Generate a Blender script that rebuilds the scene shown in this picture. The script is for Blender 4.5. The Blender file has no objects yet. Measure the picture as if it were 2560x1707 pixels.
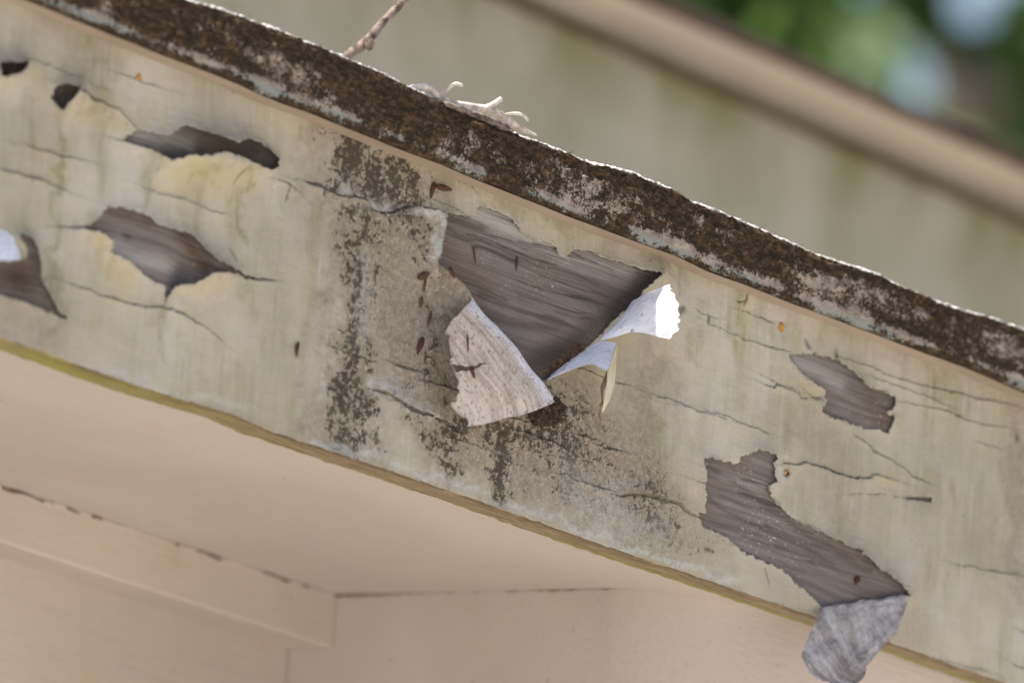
import bpy, bmesh, math, random
import numpy as np
from math import sin, cos, radians, pi
random.seed(7)
RNG = np.random.default_rng(11)
S = bpy.context.scene
COL = S.collection

# ------------------------------------------------------------------ camera
AZ, EL, ROLL, FOC, DIST = 38.0, 5.8, 3.5, 232.0, 4.14
_a, _e, _r = radians(AZ), radians(EL), radians(ROLL)
CF = np.array([sin(_a) * cos(_e), cos(_a) * cos(_e), sin(_e)])
_R0 = np.array([cos(_a), -sin(_a), 0.0]); _U0 = np.cross(_R0, CF)
CR = cos(_r) * _R0 + sin(_r) * _U0
CU = cos(_r) * _U0 - sin(_r) * _R0
CC = -DIST * CF
cam_d = bpy.data.cameras.new("camera"); cam = bpy.data.objects.new("camera", cam_d); COL.objects.link(cam)
import mathutils
m = mathutils.Matrix(((CR[0], CU[0], -CF[0], CC[0]), (CR[1], CU[1], -CF[1], CC[1]), (CR[2], CU[2], -CF[2], CC[2]), (0, 0, 0, 1)))
cam.matrix_world = m
cam_d.sensor_width = 36; cam_d.lens = FOC; cam_d.clip_start = 0.05; cam_d.clip_end = 3000
cam_d.dof.use_dof = True; cam_d.dof.aperture_fstop = 4.7; cam_d.dof.aperture_blades = 9
S.camera = cam
S.render.engine = 'CYCLES'
S.cycles.use_denoising = True
S.cycles.max_bounces = 10; S.cycles.diffuse_bounces = 6

# ------------------------------------------------------------------ world, sun, exposure
SUN = np.array([-0.42, 0.115, 0.90]); SUN /= np.linalg.norm(SUN)
sun_el = math.asin(SUN[2])
W = bpy.data.worlds.new("World"); S.world = W; W.use_nodes = True
nt = W.node_tree; nt.nodes.clear()
sky = nt.nodes.new('ShaderNodeTexSky'); sky.sky_type = 'NISHITA'; sky.sun_disc = False
sky.sun_elevation = sun_el; sky.sun_rotation = math.atan2(SUN[0], SUN[1])
sky.air_density = 1.0; sky.dust_density = 2.5; sky.ozone_density = 1.0
bg = nt.nodes.new('ShaderNodeBackground'); bg.inputs[1].default_value = 0.075
wo = nt.nodes.new('ShaderNodeOutputWorld')
nt.links.new(sky.outputs[0], bg.inputs[0]); nt.links.new(bg.outputs[0], wo.inputs[0])
sd = bpy.data.lights.new("sun", 'SUN'); sd.energy = 4.8; sd.angle = radians(0.5); sd.color = (1.0, 0.95, 0.87)
so = bpy.data.objects.new("sun", sd); COL.objects.link(so)
so.rotation_euler = mathutils.Vector(-SUN).to_track_quat('-Z', 'Y').to_euler()
S.view_settings.view_transform = 'Standard'; S.view_settings.look = 'None'
S.view_settings.gamma = 1.0; S.view_settings.exposure = 1.40

# ------------------------------------------------------------------ geometry helpers
def ray(px, py):
    return CF + CR * ((px - 1280) / 2560 * 36 / FOC) - CU * ((py - 853.5) / 2560 * 36 / FOC)
def at(px, py, y):
    d = ray(px, py); t = (y - CC[1]) / d[1]; return CC + t * d
TH = math.atan(0.1780)                       # rake pitch
CT, ST = cos(TH), sin(TH)
def uv_of(P): return np.array([P[0] * CT - P[2] * ST, P[0] * ST + P[2] * CT])
def pq(px, py, y=0.0): return uv_of(at(px, py, y))
def P3(u, v, y): return np.stack([u * CT + v * ST, np.broadcast_to(y, np.shape(u)) * 1.0, -u * ST + v * CT], -1)
PXM = 0.6424 / 2560                          # metres per photograph pixel near the focus
def zt(origin, k): return lambda x, y: (origin[0] + x * k, origin[1] + y * k)
Z1 = zt((0, 0), 860 / 1568); Z2 = zt((800, 0), 900 / 2205); Z3 = zt((800, 400), 600 / 1254)
Z4 = zt((1200, 550), 700 / 1829); Z5 = zt((1600, 700), 960 / 1495); Z6 = zt((0, 850), 900 / 1647)
Z7 = zt((1600, 0), 960 / 1673); Z8 = zt((800, 1000), 900 / 1996); ZS = lambda x, y: (x, y)
def conv(Z, pts): return [Z(x, y) for x, y in pts]

def _hash(ix, iy, seed):
    h = (ix.astype(np.int64) * 374761393 + iy.astype(np.int64) * 668265263 + seed * 1442695041) & 0xFFFFFFFF
    h = ((h ^ (h >> 13)) * 1274126177) & 0xFFFFFFFF
    h = h ^ (h >> 16)
    return (h & 0xFFFF) / 65535.0
def vn(x, y, seed=0):
    x = np.asarray(x, float); y = np.asarray(y, float)
    ix = np.floor(x); iy = np.floor(y); fx = x - ix; fy = y - iy
    fx = fx * fx * fx * (fx * (fx * 6 - 15) + 10); fy = fy * fy * fy * (fy * (fy * 6 - 15) + 10)
    a = _hash(ix, iy, seed); b = _hash(ix + 1, iy, seed); c = _hash(ix, iy + 1, seed); d = _hash(ix + 1, iy + 1, seed)
    return (a + (b - a) * fx) * (1 - fy) + (c + (d - c) * fx) * fy
def fbm(x, y, octv=4, seed=0, gain=0.5):
    s = 0; amp = 1; tot = 0
    for i in range(octv):
        s = s + amp * vn(x * 2 ** i + 17.3 * i, y * 2 ** i - 9.1 * i, seed + i); tot += amp; amp *= gain
    return s / tot * 2 - 1
def smooth(a, b, x):
    t = np.clip((x - a) / (b - a), 0, 1); return t * t * (3 - 2 * t)

def link(o, parent=None):
    COL.objects.link(o)
    if parent is not None: o.parent = parent
    return o
def tag(o, label=None, cat=None, group=None, kind=None):
    if label: o['label'] = label
    if cat: o['category'] = cat
    if group: o['group'] = group
    if kind: o['kind'] = kind
    return o
def empty(name, loc=(0, 0, 0)):
    o = bpy.data.objects.new(name, None); COL.objects.link(o); o.empty_display_size = 0.02; o.location = loc
    return o
def mesh_obj(name, V, F, mats, parent=None, smooth_=True, midx=None, attrs=None, uv=None):
    """V (n,3) array, F (m,k) int array or list of tuples"""
    me = bpy.data.meshes.new(name)
    if isinstance(F, np.ndarray):
        V = np.ascontiguousarray(V, np.float32); n, k = F.shape
        me.vertices.add(len(V)); me.vertices.foreach_set('co', V.ravel())
        me.loops.add(n * k); me.loops.foreach_set('vertex_index', np.ascontiguousarray(F, np.int32).ravel())
        me.polygons.add(n); me.polygons.foreach_set('loop_start', np.arange(0, n * k, k, dtype=np.int32))
    else:
        me.from_pydata([tuple(map(float, v)) for v in V], [], [tuple(map(int, f)) for f in F])
    me.update(calc_edges=True)
    for mt in (mats if isinstance(mats, (list, tuple)) else [mats]): me.materials.append(mt)
    if midx is not None: me.polygons.foreach_set('material_index', np.asarray(midx, np.int32))
    me.polygons.foreach_set('use_smooth', np.full(len(me.polygons), smooth_, bool))
    if attrs:
        for k_, arr in attrs.items():
            at_ = me.attributes.new(k_, 'FLOAT_COLOR', 'POINT')
            c = np.ones((len(V), 4), np.float32); c[:, :arr.shape[1]] = arr; at_.data.foreach_set('color', c.ravel())
    if uv is not None:
        at_ = me.attributes.new('st', 'FLOAT2', 'POINT'); at_.data.foreach_set('vector', np.ascontiguousarray(uv, np.float32).ravel())
    me.validate(); me.update()
    return link(bpy.data.objects.new(name, me), parent)
def grid_faces(n, mm):
    i, j = np.meshgrid(np.arange(n - 1), np.arange(mm - 1), indexing='ij')
    a = i * mm + j
    return np.stack([a, a + mm, a + mm + 1, a + 1], -1).reshape(-1, 4)

# ------------------------------------------------------------------ shader helper
class Mat:
    def __init__(s, name, rough=0.8, spec=0.3):
        s.m = bpy.data.materials.new(name); s.m.use_nodes = True; s.t = s.m.node_tree
        s.b = s.t.nodes['Principled BSDF']; s.b.inputs['Roughness'].default_value = rough
        s.b.inputs['Specular IOR Level'].default_value = spec
        s.obj = s.n('ShaderNodeTexCoord').outputs['Object']
    def n(s, t): return s.t.nodes.new(t)
    def put(s, sock, v):
        if hasattr(v, 'links') or isinstance(v, bpy.types.NodeSocket): s.t.links.new(v, sock)
        elif isinstance(v, (tuple, list)) and len(v) == 3 and sock.type == 'RGBA': sock.default_value = (*v, 1)
        else: sock.default_value = v
    def mp(s, sc=(1, 1, 1), vec=None, rot=(0, 0, 0)):
        k = s.n('ShaderNodeMapping'); k.inputs['Scale'].default_value = sc; k.inputs['Rotation'].default_value = rot
        s.put(k.inputs['Vector'], vec if vec is not None else s.obj); return k.outputs[0]
    def noise(s, scale, detail=4, rough=0.55, vec=None, dist=0.0):
        k = s.n('ShaderNodeTexNoise'); k.inputs['Scale'].default_value = scale; k.inputs['Detail'].default_value = detail
        k.inputs['Roughness'].default_value = rough; k.inputs['Distortion'].default_value = dist
        s.put(k.inputs['Vector'], vec if vec is not None else s.obj); return k.outputs['Fac']
    def voro(s, scale, vec=None, feat='F1'):
        k = s.n('ShaderNodeTexVoronoi'); k.feature = feat; k.inputs['Scale'].default_value = scale
        s.put(k.inputs['Vector'], vec if vec is not None else s.obj); return k.outputs['Distance']
    def mth(s, op, a, b=0.5, clamp=False):
        k = s.n('ShaderNodeMath'); k.operation = op; k.use_clamp = clamp; s.put(k.inputs[0], a); s.put(k.inputs[1], b); return k.outputs[0]
    def rng(s, v, a, b, c=0.0, d=1.0):
        k = s.n('ShaderNodeMapRange'); k.interpolation_type = 'SMOOTHSTEP'
        for i, x in enumerate((v, a, b, c, d)): s.put(k.inputs[i], x)
        return k.outputs[0]
    def mix(s, f, a, b, mode='MIX'):
        k = s.n('ShaderNodeMix'); k.data_type = 'RGBA'; k.blend_type = mode
        s.put(k.inputs[0], f); s.put(k.inputs[6], a); s.put(k.inputs[7], b); return k.outputs[2]
    def attr(s, name):
        k = s.n('ShaderNodeAttribute'); k.attribute_name = name; sep = s.n('ShaderNodeSeparateColor')
        s.t.links.new(k.outputs['Color'], sep.inputs[0]); return sep.outputs[0], sep.outputs[1], sep.outputs[2]
    def vec(s, name):
        k = s.n('ShaderNodeAttribute'); k.attribute_name = name; return k.outputs['Vector']
    def col(s, c): s.put(s.b.inputs['Base Color'], c); return s
    def bump(s, h, strength=0.5, dist=0.001):
        k = s.n('ShaderNodeBump'); k.inputs['Strength'].default_value = strength; k.inputs['Distance'].default_value = dist
        s.put(k.inputs['Height'], h); s.t.links.new(k.outputs[0], s.b.inputs['Normal']); return s
ROT = (0, TH, 0)     # turns x/z into along-rake / across-rake
def rake(M, sc):     # object coordinates stretched along the rake
    k = M.mp((1, 1, 1), rot=(0, -TH, 0)); return M.mp(sc, vec=k)

# ---- old cream paint
def paint_mat():
    M = Mat('flaking_cream_paint', 0.72, 0.25)
    mo, gr, ye = M.attr('stain_shade'); cr, pa, br = M.attr('wear_shade')
    big = M.noise(9, 3, 0.5); mid = M.noise(45, 4, 0.6)
    st1 = M.noise(1, 4, 0.6, vec=M.mp((46, 20, 9)))
    st2 = M.noise(1, 5, 0.65, vec=M.mp((260, 60, 22)))
    c = M.mix(M.rng(big, 0.35, 0.65), (0.345, 0.300, 0.238), (0.42, 0.375, 0.315))
    c = M.mix(M.rng(mid, 0.45, 0.75, 0, 0.55), c, (0.36, 0.33, 0.235))
    c = M.mix(M.mth('MULTIPLY', M.rng(st1, 0.46, 0.74, 0, 0.9), M.rng(M.noise(16, 3, 0.6), 0.38, 0.6, 0.25, 1.0)), c, (0.29, 0.265, 0.165))
    c = M.mix(M.rng(st2, 0.52, 0.8, 0, 0.5), c, (0.27, 0.235, 0.165))
    c = M.mix(M.rng(st2, 0.25, 0.42, 0.4, 0), c, (0.53, 0.485, 0.41))
    c = M.mix(M.mth('MULTIPLY', ye, M.rng(mid, 0.25, 0.6, 0.45, 1.0)), c, (0.40, 0.33, 0.185))
    br = M.mth('MAXIMUM', br, M.mth('MULTIPLY', mo, 0.95)); mo = M.mth('MULTIPLY', mo, M.rng(M.noise(1, 4, 0.6, vec=M.mp((120, 60, 18))), 0.3, 0.62, 0.78, 1.22))
    gm = M.mth('MULTIPLY', gr, M.rng(st2, 0.3, 0.65, 0.25, 1.0))
    c = M.mix(gm, c, (0.170, 0.165, 0.060))
    c = M.mix(M.mth('MULTIPLY', br, M.rng(M.noise(260, 6, 0.75), 0.36, 0.60, 0.5, 1.0)), c, (0.165, 0.125, 0.088))
    # small crazing freckles everywhere, heavier in the dirty zones
    fk = M.noise(620, 3, 0.6)
    c = M.mix(M.rng(fk, 0.60, 0.72, 0, 0.28), c, (0.25, 0.20, 0.14))
    c = M.mix(M.mth('MULTIPLY', M.mth('ADD', mo, M.mth('MULTIPLY', br, 0.4), True), M.rng(fk, 0.33, 0.44, 0.55, 0)), c, (0.47, 0.41, 0.335))
    # mould: noise thresholded by how much mould grows here
    sp = M.noise(250, 7, 0.72, dist=0.4); sp2 = M.noise(700, 4, 0.7)
    sn = M.mth('ADD', M.mth('MULTIPLY', sp, 0.72), M.mth('MULTIPLY', sp2, 0.28))
    lo = M.mth('SUBTRACT', 0.66, M.mth('MULTIPLY', mo, 0.205))
    mm = M.rng(sn, M.mth('SUBTRACT', lo, 0.02), M.mth('ADD', lo, 0.03))
    mm = M.mth('MULTIPLY', mm, M.rng(mo, 0.02, 0.2))
    mcol = M.mix(M.rng(M.noise(60, 3, 0.5), 0.5, 0.66), (0.040, 0.027, 0.018), (0.050, 0.046, 0.032))
    c = M.mix(M.mth('MULTIPLY', mm, 0.92), c, mcol)
    c = M.mix(M.mth('MULTIPLY', pa, M.rng(sp, 0.40, 0.56, 0.1, 0.9)), c, (0.43, 0.425, 0.41))
    c = M.mix(cr, c, (0.045, 0.036, 0.026))
    M.col(c)
    g = M.noise(1, 5, 0.7, vec=rake(M, (45, 100, 700)))
    h = M.mth('ADD', M.mth('MULTIPLY', g, 0.5), M.mth('MULTIPLY', sp, 0.5)); h = M.mth('ADD', h, M.mth('MULTIPLY', fk, 0.35))
    M.bump(h, 0.55, 0.0011)
    return M.m
def wood_mat():
    M = Mat('weathered_grey_wood', 0.85, 0.2)
    wob = M.noise(6, 2, 0.5, vec=M.mp((1, 1, 1)))
    v0 = rake(M, (4, 30, 120)); k = M.n('ShaderNodeVectorMath'); k.operation = 'ADD'; M.put(k.inputs[0], v0)
    cb = M.n('ShaderNodeCombineXYZ'); M.put(cb.inputs[2], M.mth('MULTIPLY', wob, 3.0)); M.put(k.inputs[1], cb.outputs[0])
    g1 = M.noise(1, 5, 0.65, vec=k.outputs[0]); g2 = M.noise(1, 4, 0.7, vec=M.mp((2.0, 3, 5.0), vec=k.outputs[0]))
    c = M.mix(M.rng(g1, 0.34, 0.66), (0.125, 0.104, 0.094), (0.225, 0.190, 0.174))
    c = M.mix(M.rng(M.noise(22, 3, 0.5), 0.4, 0.68, 0, 0.7), c, (0.165, 0.128, 0.105))
    c = M.mix(M.rng(g2, 0.55, 0.72, 0, 0.6), c, (0.095, 0.075, 0.066))
    c = M.mix(M.rng(g2, 0.28, 0.40, 0.5, 0), c, (0.28, 0.255, 0.23))
    big = M.noise(26, 4, 0.6)
    fl = M.noise(560, 3, 0.65); zone = M.rng(M.noise(16, 3, 0.5), 0.46, 0.6)
    c = M.mix(M.mth('MULTIPLY', zone, M.rng(fl, 0.63, 0.67)), c, (0.60, 0.56, 0.50))
    c = M.mix(M.rng(fl, 0.27, 0.34, 0.6, 0), c, (0.10, 0.07, 0.05))
    c = M.mix(M.rng(big, 0.58, 0.72, 0, 0.5), c, (0.25, 0.23, 0.18))
    g3 = M.noise(1, 4, 0.7, vec=rake(M, (10, 60, 620))); c = M.mix(M.rng(g3, 0.58, 0.70, 0, 0.55), c, (0.07, 0.054, 0.046)); c = M.mix(M.rng(g3, 0.30, 0.42, 0.45, 0), c, (0.26, 0.235, 0.21))
    tp, td, tb = M.attr('tone'); gg = M.rng(g2, 0.3, 0.6, 0.4, 1.0)
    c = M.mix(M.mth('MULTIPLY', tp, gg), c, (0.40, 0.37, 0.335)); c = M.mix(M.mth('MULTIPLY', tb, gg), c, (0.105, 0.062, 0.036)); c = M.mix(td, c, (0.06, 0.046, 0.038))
    M.col(c); M.bump(M.mth('ADD', M.mth('ADD', g2, g3), M.mth('MULTIPLY', fl, 0.3)), 0.9, 0.0014); return M.m
def primer_mat(name, base, dirt, amt, scuff=0.15, ss=(260, 25), freck=0.0, ridge=None):
    M = Mat(name, 0.6, 0.3); uv = M.vec('st')
    s1 = M.noise(1, 5, 0.65, vec=M.mp((ss[1], ss[0], 1), vec=uv)); s2 = M.noise(1, 4, 0.6, vec=M.mp((ss[1] * 3, ss[0] * 3.5, 1), vec=uv))
    n3 = M.noise(170, 5, 0.7)
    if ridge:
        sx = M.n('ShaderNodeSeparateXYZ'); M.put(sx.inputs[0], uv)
        far_ = M.rng(M.mth('ADD', sx.outputs[1], M.mth('MULTIPLY', M.noise(30, 3, 0.6), 0.022)), 0.014, 0.034); base = M.mix(far_, ridge, base); amt = M.mth('ADD', M.mth('MULTIPLY', far_, amt * 0.65), amt * 0.35)  # bluish white at the ridge, beige outward: shading of the roll put into colour
    c = M.mix(M.rng(s1, 0.40, 0.64, 0, amt), base, dirt)
    c = M.mix(M.rng(s2, 0.5, 0.75, 0, M.mth('MULTIPLY', amt, 0.8)), c, tuple(x * 0.62 for x in dirt)); c = M.mix(M.rng(M.noise(55, 4, 0.6), 0.45, 0.7, 0, M.mth('MULTIPLY', amt, 0.7)), c, tuple(x * 0.85 for x in dirt))
    c = M.mix(M.rng(n3, 0.60, 0.70, 0, scuff), c, (0.13, 0.12, 0.13))
    c = M.mix(M.rng(M.noise(520, 3, 0.65), 0.55, 0.66, 0, freck), c, (0.17, 0.12, 0.085))
    M.col(c); M.bump(M.mth('ADD', s2, M.mth('MULTIPLY', n3, 0.4)), 0.45, 0.0009); return M.m
def peach_mat(name, c1, c2):
    M = Mat(name, 0.6, 0.3)
    b = M.noise(5, 3, 0.5); s1 = M.noise(1, 5, 0.65, vec=rake(M, (22, 300, 300)))
    c = M.mix(M.rng(b, 0.35, 0.65), c1, c2)
    c = M.mix(M.rng(s1, 0.5, 0.78, 0, 0.5), c, tuple(x * 0.80 for x in c1))
    c = M.mix(M.rng(M.noise(150, 4, 0.6), 0.675, 0.73, 0, 0.65), c, (0.20, 0.13, 0.08))
    c = M.mix(M.rng(M.noise(24, 5, 0.65), 0.58, 0.76, 0, 0.5), c, (0.40, 0.31, 0.19)); c = M.mix(M.rng(M.noise(320, 3, 0.6), 0.68, 0.72, 0, 0.5), c, (0.25, 0.17, 0.11))
    M.col(c); M.bump(s1, 0.5, 0.0010); return M.m
def crust_mat():
    M = Mat('lichen_crusted_edge', 0.95, 0.1)
    lo, top, pl = M.attr('zone')
    a = M.mth('ADD', M.mth('MULTIPLY', M.noise(330, 6, 0.72, dist=0.4), 0.6), M.mth('MULTIPLY', M.noise(780, 4, 0.7), 0.4)); b = M.noise(62, 5, 0.66); f = M.noise(1, 6, 0.75, vec=rake(M, (170, 260, 260)))
    dk = M.mix(M.rng(f, 0.45, 0.72), (0.032, 0.023, 0.015), (0.135, 0.078, 0.038))
    dk = M.mix(M.rng(M.noise(150, 4, 0.6), 0.55, 0.7, 0, 0.5), dk, (0.16, 0.12, 0.075))
    pale = M.mix(M.rng(M.noise(80, 3, 0.5), 0.4, 0.6), (0.27, 0.215, 0.175), (0.38, 0.315, 0.26))
    pale = M.mix(lo, pale, (0.25, 0.26, 0.235))
    cover = M.mth('ADD', M.mth('MULTIPLY', pl, 0.34), M.mth('MULTIPLY', M.mth('SUBTRACT', b, 0.5), 0.62))
    thr = M.mth('ADD', 0.285, cover)
    spk = M.rng(a, M.mth('SUBTRACT', thr, 0.05), M.mth('ADD', thr, 0.05))
    spk2 = M.rng(M.noise(900, 4, 0.7), 0.60, 0.68, 0, 0.55); c = M.mix(spk, pale, M.mix(spk2, dk, (0.26, 0.22, 0.18)))
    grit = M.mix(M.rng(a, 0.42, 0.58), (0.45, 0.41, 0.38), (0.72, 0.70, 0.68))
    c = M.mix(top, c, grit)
    M.col(c); M.bump(M.mth('ADD', a, f), 0.9, 0.002); return M.m
def simple(name, c1, c2, sc=60, rough=0.8, bs=0.5, bd=0.001, stretch=None):
    M = Mat(name, rough, 0.25); n = M.noise(sc, 5, 0.65) if stretch is None else M.noise(1, 5, 0.65, vec=M.mp(stretch))
    M.col(M.mix(M.rng(n, 0.35, 0.65), c1, c2)); M.bump(n, bs, bd); return M.m
MT = dict(
    paint=paint_mat(), wood=wood_mat(), crust=crust_mat(),
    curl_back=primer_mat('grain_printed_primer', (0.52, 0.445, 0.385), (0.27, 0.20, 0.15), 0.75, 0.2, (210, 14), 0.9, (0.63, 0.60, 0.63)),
    flap_back=primer_mat('clean_lavender_primer', (0.76, 0.755, 0.81), (0.55, 0.54, 0.59), 0.5, 0.9),
    hang_back=primer_mat('grey_streaked_primer', (0.47, 0.43, 0.405), (0.20, 0.15, 0.12), 0.8, 0.2, (75, 14), 0.3),
    chip=simple('broken_paint_edge', (0.50, 0.47, 0.42), (0.32, 0.28, 0.22), 400),
    soffit=peach_mat('peach_soffit_paint', (0.432, 0.358, 0.306), (0.472, 0.398, 0.342)),
    drip=peach_mat('dirty_peach_edge_paint', (0.30, 0.235, 0.165), (0.37, 0.29, 0.225)),
    trim=peach_mat('peach_trim_paint', (0.435, 0.358, 0.302), (0.475, 0.398, 0.336)),
    rust=simple('rusty_iron', (0.30, 0.13, 0.03), (0.42, 0.25, 0.09), 500),
    dark=simple('dark_dirt', (0.03, 0.022, 0.016), (0.075, 0.05, 0.032), 500),
    husk=simple('dry_red_husk', (0.035, 0.013, 0.009), (0.085, 0.030, 0.015), 500, 0.6),
    stem=simple('dry_brown_stem', (0.040, 0.024, 0.014), (0.105, 0.058, 0.030), 500),
    bark=simple('bleached_bark', (0.30, 0.235, 0.19), (0.58, 0.52, 0.47), 250, 0.8, 0.8, 0.001, (160, 160, 50)),
    bark2=simple('peeling_brown_bark', (0.04, 0.027, 0.02), (0.20, 0.155, 0.13), 170, 0.85, 0.9, 0.001),
)
def lower_edge_mat():
    M = Mat('damp_stained_board_edge', 0.8, 0.25); inn, out, gr = M.attr('zone')
    n = M.noise(1, 5, 0.65, vec=rake(M, (26, 200, 200))); nn = M.noise(240, 5, 0.7)
    c = M.mix(M.rng(n, 0.35, 0.65), (0.165, 0.115, 0.06), (0.275, 0.205, 0.125))
    c = M.mix(M.mth('MULTIPLY', gr, M.rng(n, 0.25, 0.6, 0.5, 1.0)), c, (0.25, 0.23, 0.055))
    c = M.mix(M.mth('MULTIPLY', inn, M.rng(nn, 0.3, 0.6, 0.3, 1.0)), c, (0.09, 0.062, 0.03))
    c = M.mix(M.rng(nn, 0.62, 0.7, 0, 0.6), c, (0.12, 0.085, 0.05))
    M.col(c); M.bump(nn, 0.5, 0.001); return M.m
MT['edge'] = lower_edge_mat()

# ------------------------------------------------------------------ traced rake lines (plane coordinates)
LIP = [(82, 0), (230, 60), (329, 101), (439, 145), (548, 184), (603, 206), (658, 236), (713, 258), (795, 285), (873, 318), (1037, 384), (1110, 408), (1167, 435),
       (1261, 473), (1331, 502), (1412, 535), (1535, 580), (1616, 608), (1700, 637), (1772, 677), (1870, 711), (2002, 763), (2116, 803), (2306, 873), (2435, 918), (2560, 976)]
BOT = [(55, 861), (164, 902), (273, 943), (383, 978), (492, 1008), (574, 1028), (683, 1080), (765, 1107), (857, 1137), (890, 1149), (980, 1178), (1070, 1207), (1161, 1237),
       (1251, 1268), (1341, 1302), (1431, 1336), (1521, 1367), (1611, 1397), (1700, 1426), (1857, 1477), (1985, 1522), (2043, 1541), (2229, 1605), (2370, 1657), (2499, 1702)]
TOP = [(470, -2), (600, 35), (700, 72), (800, 114), (950, 178), (1040, 225), (1100, 255), (1200, 297), (1300, 338), (1340, 352), (1400, 376), (1469, 404), (1575, 424),
       (1657, 461), (1715, 496), (1887, 565), (2059, 643), (2174, 677), (2346, 757), (2450, 782), (2560, 815)]
OV = 0.020                                    # how far the roof edge stands out from the fascia
def line(pts, y, k=0.6):
    A = np.array([pq(px, py, y) for px, py in pts]); A = A[np.argsort(A[:, 0])]
    p = np.polyfit(A[:, 0], A[:, 1], 1)
    res = A[:, 1] - np.polyval(p, A[:, 0])
    uu = np.concatenate([[A[0, 0] - 0.15], A[:, 0], [A[-1, 0] + 0.15]]); rr = np.concatenate([[0], res, [0]]) * k
    return lambda u: np.polyval(p, u) + np.interp(u, uu, rr)
v_lip = line(LIP, -OV); v_bot = line(BOT, 0.0); v_top = line(TOP, -OV * 0.6, 0.8)
def ugrid(lo, hi, step, ext):
    mid = np.arange(lo, hi, step); g = np.cumsum(step * 1.18 ** np.arange(1, 45)); g = g[g < ext]
    g = np.append(g, ext)
    return np.concatenate([lo - g[::-1], mid, mid[-1] + g])

# ------------------------------------------------------------------ holes, cracks and stains of the paint
HOLES = [  # (polygon in photo pixels, raggedness mm)
 (conv(Z1, [(330, 1040), (400, 1030), (430, 1000), (490, 945), (560, 950), (640, 970), (690, 1010), (750, 1040), (820, 1055), (870, 1085), (910, 1140), (960, 1190), (1020, 1210), (1100, 1250), (1200, 1278), (1120, 1275), (1060, 1250), (1000, 1240), (930, 1245), (880, 1270), (845, 1300), (790, 1300), (770, 1330), (752, 1390), (745, 1300), (700, 1285), (640, 1250), (590, 1200), (540, 1175), (490, 1150), (490, 1110), (450, 1070), (420, 1050)]), 0.7),
 (conv(Z1, [(560, 638), (610, 592), (650, 597), (740, 622), (822, 572), (880, 600), (960, 625), (1030, 655), (1090, 635), (1150, 650), (1210, 690), (1235, 725), (1230, 765), (1195, 778), (1150, 765), (1100, 750), (1055, 725), (1010, 708), (970, 696), (925, 708), (865, 716), (800, 716), (740, 732), (705, 705), (640, 670)]), 0.6),
 (conv(Z1, [(230, 395), (270, 385), (325, 405), (300, 440), (275, 500), (258, 500), (236, 470), (222, 450)]), 0.5),
 (conv(Z1, [(-40, 285), (50, 290), (90, 280), (100, 290), (72, 320), (32, 345), (-40, 358)]), 0.5),
 (conv(Z1, [(-90, 1180), (60, 1190), (100, 1180), (85, 1120), (60, 1075), (85, 1062), (120, 1085), (145, 1130), (158, 1200), (165, 1270), (205, 1330), (245, 1390), (275, 1430), (320, 1455), (265, 1448), (215, 1420), (120, 1385), (0, 1340), (-90, 1320)]), 0.5),
 ([(1104, 534), (1140, 538), (1183, 539), (1197, 514), (1245, 529), (1279, 548), (1303, 581), (1334, 600), (1365, 604), (1388, 619), (1395, 640), (1414, 642), (1430, 623), (1453, 626), (1476, 630), (1518, 650), (1544, 655), (1583, 669), (1625, 682), (1640, 682),
   (1612, 711), (1574, 753), (1535, 799), (1497, 841), (1467, 868), (1420, 906), (1383, 933), (1345, 962), (1310, 985), (1255, 985), (1205, 958), (1160, 905), (1125, 838), (1105, 770), (1092, 705), (1082, 655), (1085, 645), (1092, 606), (1101, 567)], 0.6),
 (conv(Z5, [(250, 690), (290, 695), (360, 712), (385, 708), (388, 685), (430, 672), (445, 662), (490, 665), (500, 675), (530, 685), (535, 700), (515, 715), (520, 760), (530, 785), (500, 800), (505, 840), (530, 860), (560, 900), (610, 935), (680, 965), (740, 1000), (800, 1030), (850, 1050), (890, 1090), (930, 1130), (980, 1165), (1030, 1212), (1045, 1224), (880, 1248), (700, 1274), (680, 1250), (640, 1210), (600, 1180), (580, 1150), (540, 1120), (500, 1100), (440, 1075), (390, 1050), (340, 1000), (290, 975), (250, 960), (225, 910), (255, 900), (250, 800)]), 0.9),
 (conv(Z5, [(575, 290), (600, 290), (650, 285), (720, 295), (770, 315), (810, 345), (850, 385), (870, 410), (900, 425), (940, 430), (985, 455), (990, 475), (980, 500), (950, 515), (985, 530), (975, 570), (965, 595), (920, 580), (870, 575), (830, 560), (780, 545), (730, 530), (700, 515), (700, 495), (715, 470), (715, 430), (690, 410), (660, 390), (620, 350), (595, 320)]), 0.8),
 (conv(Z5, [(1000, 845), (1060, 843), (1135, 843), (1135, 866), (1080, 858)]), 0.4),
 (conv(Z3, [(420, 1268), (470, 1288), (520, 1312), (588, 1330), (590, 1340), (540, 1332), (470, 1308)]), 0.4),
 (conv(Z3, [(600, 1343), (660, 1362), (705, 1388), (705, 1398), (640, 1372)]), 0.4),
 (conv(Z3, [(262, 262), (300, 268), (350, 272), (390, 268), (392, 276), (350, 282), (300, 276)]), 0.3),
 (conv(Z5, [(555, 735), (572, 735), (580, 752), (570, 768), (556, 762)]), 0.3),
]
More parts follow.
